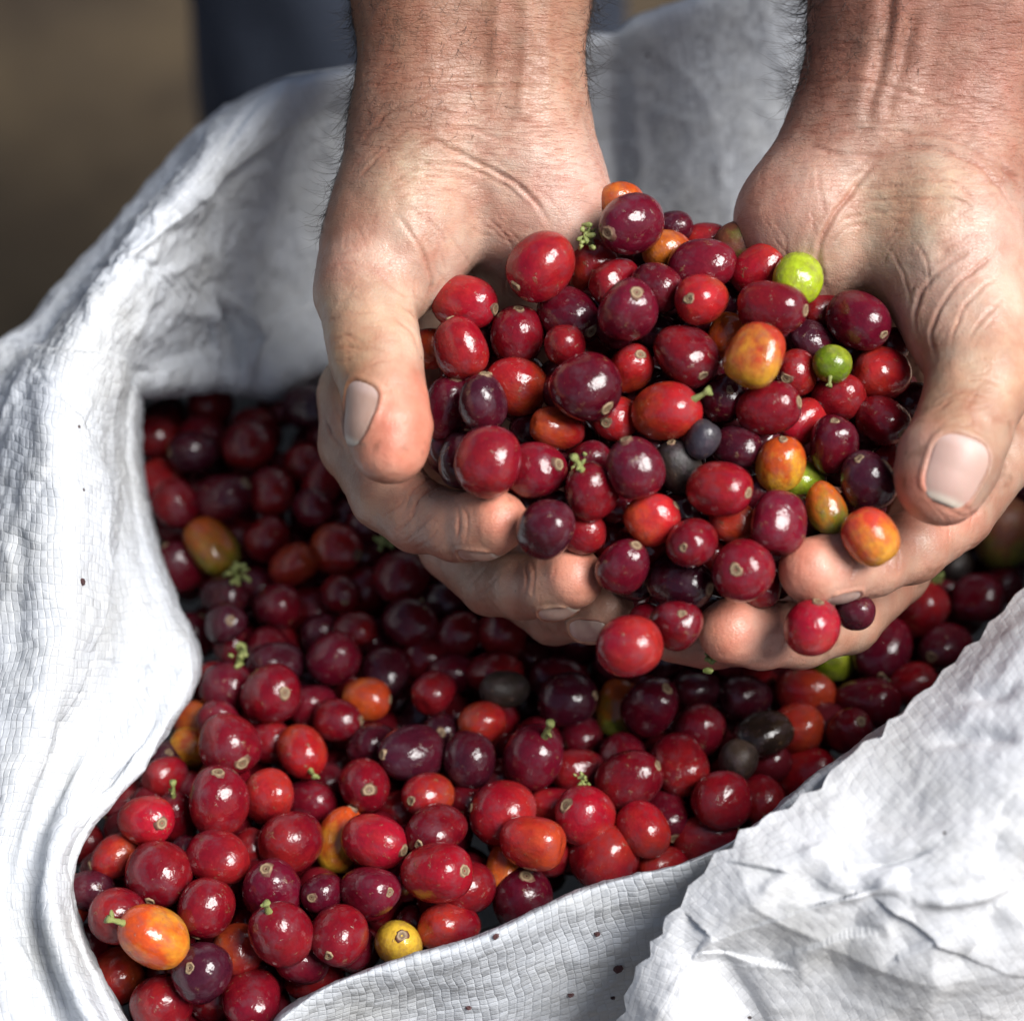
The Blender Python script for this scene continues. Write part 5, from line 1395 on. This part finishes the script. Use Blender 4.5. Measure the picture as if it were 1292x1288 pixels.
# the cherries packed underneath, joined
for fam, nm in (('fs', 'buried_cherries'),):
    vs, fs = [], []; nb = 0
    base = []
    for k in range(3):
        co = np.zeros(len(CM[k][0].vertices) * 3, np.float32); CM[k][0].vertices.foreach_get('co', co)
        base.append((co.reshape(-1, 3), [tuple(p.vertices) for p in CM[k][0].polygons]))
    lv = [(math.sin(math.pi * i / 10) * math.cos(2 * math.pi * j / 14), math.sin(math.pi * i / 10) * math.sin(2 * math.pi * j / 14), math.cos(math.pi * i / 10)) for i in range(11) for j in range(14)]
    low = (np.array(lv), [(i * 14 + j, (i + 1) * 14 + j, (i + 1) * 14 + (j + 1) % 14, i * 14 + (j + 1) % 14) for i in range(10) for j in range(14)])
    for q in REST:
        k, i, p, r = ALLC[q]
        if k == 'fh' and cnt[q] == 0 and p[2] < h_hand(*[float(x[0]) for x in px_of(np.asarray(p)[None])]) - 22: continue
        co, ff = base[q % 3]
        rot = np.array(Matrix.Rotation(q * 1.7, 3, Vector((math.sin(q), math.cos(q * 2.1), 0.4)).normalized()))
        W_ = (co * np.array([0.95, 0.95, 1.08]) * r) @ rot.T + np.asarray(p)
        vs.append(W_); fs += [tuple(x + nb for x in f) for f in ff]; nb += len(co)
    for q, (p, r) in enumerate(DEEP):
        co, ff = low
        rot = np.array(Matrix.Rotation(q * 1.3, 3, Vector((math.sin(q), math.cos(q * 2.1), 0.4)).normalized()))
        vs.append((co * np.array([0.95, 0.95, 1.08]) * r) @ rot.T + p); fs += [tuple(x + nb for x in f) for f in ff]; nb += len(co)
    if vs:
        o = mesh_obj(nm, np.concatenate(vs) * 0.001, fs, M_CHERRY, None, FRAME)
        tag(o, 'dark coffee cherries packed beneath the visible top layers', 'cherries', None, 'stuff')
        o.color = (0.09, 0.004, 0.010, 1); o['blush'] = [0.2, 0.01, 0.010]; o['blush_amount'] = 0.5; o['dull'] = 0.0

# ---------------- loose bits: sprigs, crumbs
def sprig(u, v, h, seed, size, label, name='calyx_sprig', dirn=None):
    r = np.random.default_rng(seed); vs, fs = [], []
    c0 = Lc(u, v, h)
    for q in range(r.integers(11, 16)):
        d = r.normal(0, 1, 3); d[2] = abs(d[2]) * 0.7; 
        if dirn is not None: d = np.array(dirn) + d * 0.35
        d /= np.linalg.norm(d); L = size * r.uniform(0.25, 0.8)
        s1 = np.cross(d, [0.1, 0.2, 1]); s1 /= np.linalg.norm(s1); s2 = np.cross(d, s1); o = c0 + r.normal(0, size * 0.3, 3); b0 = len(vs)
        for t, w_ in ((0, .12), (0.45, .17), (0.8, .16), (1, .06)):
            for j in range(6):
                a = 2 * math.pi * j / 6
                vs.append(o + d * L * t + (s1 * math.cos(a) + s2 * math.sin(a)) * w_ * size * r.uniform(0.45, 1.35))
        fs += [(b0 + i * 6 + j, b0 + i * 6 + (j + 1) % 6, b0 + (i + 1) * 6 + (j + 1) % 6, b0 + (i + 1) * 6 + j) for i in range(3) for j in range(6)]
        fs.append(tuple(b0 + 18 + j for j in range(6)))
    o = mesh_obj(name, np.array(vs) * 0.001, fs, M_STEM if seed % 2 else M_DRY, None, FRAME)
    tag(o, label, 'sprig', 'plant bits among the cherries')
sprig(305, 824, float(h_sack(305, 824)) + 9, 1, 4.2, 'green branching sprig lying among dark cherries by the sack fold')
sprig(298, 722, float(h_sack(300, 722)) + 8, 3, 4.0, 'yellow green crumbly sprig below the half green cherry')
sprig(486, 684, float(h_sack(486, 684)) + 8, 5, 3.6, 'yellow green bract in the shadow near the knuckles')
sprig(740, 592, 17, 7, 3.8, 'pale green calyx sprig between cherries in the middle of the handful')
sprig(741, 298, 6, 9, 4.0, 'pale green calyx sprig on the handful near the palm heel')
sprig(986, 306, 3, 11, 2.6, 'tiny green sprig above the lime green cherry')
sprig(896, 828, 8, 13, 4.6, 'green twig sticking out under the middle fingertip', 'calyx_sprig', (1, -0.35, 0.1))
sprig(736, 986, float(h_sack(736, 986)) + 8, 15, 3.0, 'bright green bud between red cherries at the front of the sack')
sprig(1180, 728, float(h_sack(1180, 728)) + 6, 17, 3.0, 'small green sprig beside the knuckles of the thumbnail hand')
sprig(535, 770, float(h_sack(535, 770)) + 4, 18, 3.2, 'brown dried calyx crumb in the dark hollow of the sack')

# crumbs lying on the cloth
cu, cv = px_of(CLOTH.reshape(-1, 3))
crumbs = [(107, 733, 1.1, 'dark three-cornered crumb on the left side of the sack'), (623, 1183, 0.8, 'dark crumb on the front lip near the row of red cherries'),
          (755, 1181, 0.8, 'flat dark crumb on the grey front panel beneath the cherries'), (783, 1222, 1.2, 'largest dark crumb on the front panel, beside the hem flap'),
          (722, 1256, 0.7, 'small dark crumb near the bottom of the front panel'), (771, 1260, 0.6, 'tiny dark crumb below the largest crumb on the front panel'), (590, 1274, 0.7, 'reddish crumb low on the front panel')]
for k_, (u, v, sz, lab) in enumerate(crumbs):
    near = np.where(np.hypot(cu - u, cv - v) < 4)[0]
    if not len(near): near = np.array([np.argmin(np.hypot(cu - u, cv - v))])
    c0 = CLOTH.reshape(-1, 3)[near[np.argmax(CLOTH.reshape(-1, 3)[near, 2])]] + np.array([0, 0, 0.35 + sz * 0.3])
    r = np.random.default_rng(900 + k_)
    vs = []
    for i in range(5):
        for j in range(7):
            th = math.pi * (i + 0.5) / 5; a = 2 * math.pi * j / 7
            rad_ = sz * r.uniform(0.55, 1.15)
            vs.append(c0 + np.array([math.sin(th) * math.cos(a) * rad_ * 1.3, math.sin(th) * math.sin(a) * rad_, math.cos(th) * rad_ * 0.5]))
    fs = [(i * 7 + j, i * 7 + (j + 1) % 7, (i + 1) * 7 + (j + 1) % 7, (i + 1) * 7 + j) for i in range(4) for j in range(7)] + [tuple(range(7)), tuple(28 + j for j in range(7))[::-1]]
    o = mesh_obj('bark_crumb', np.array(vs) * 0.001, fs, M_CRUMB, None, FRAME, smooth=False)
    tag(o, lab, 'crumb', 'dark crumbs on the sack cloth')
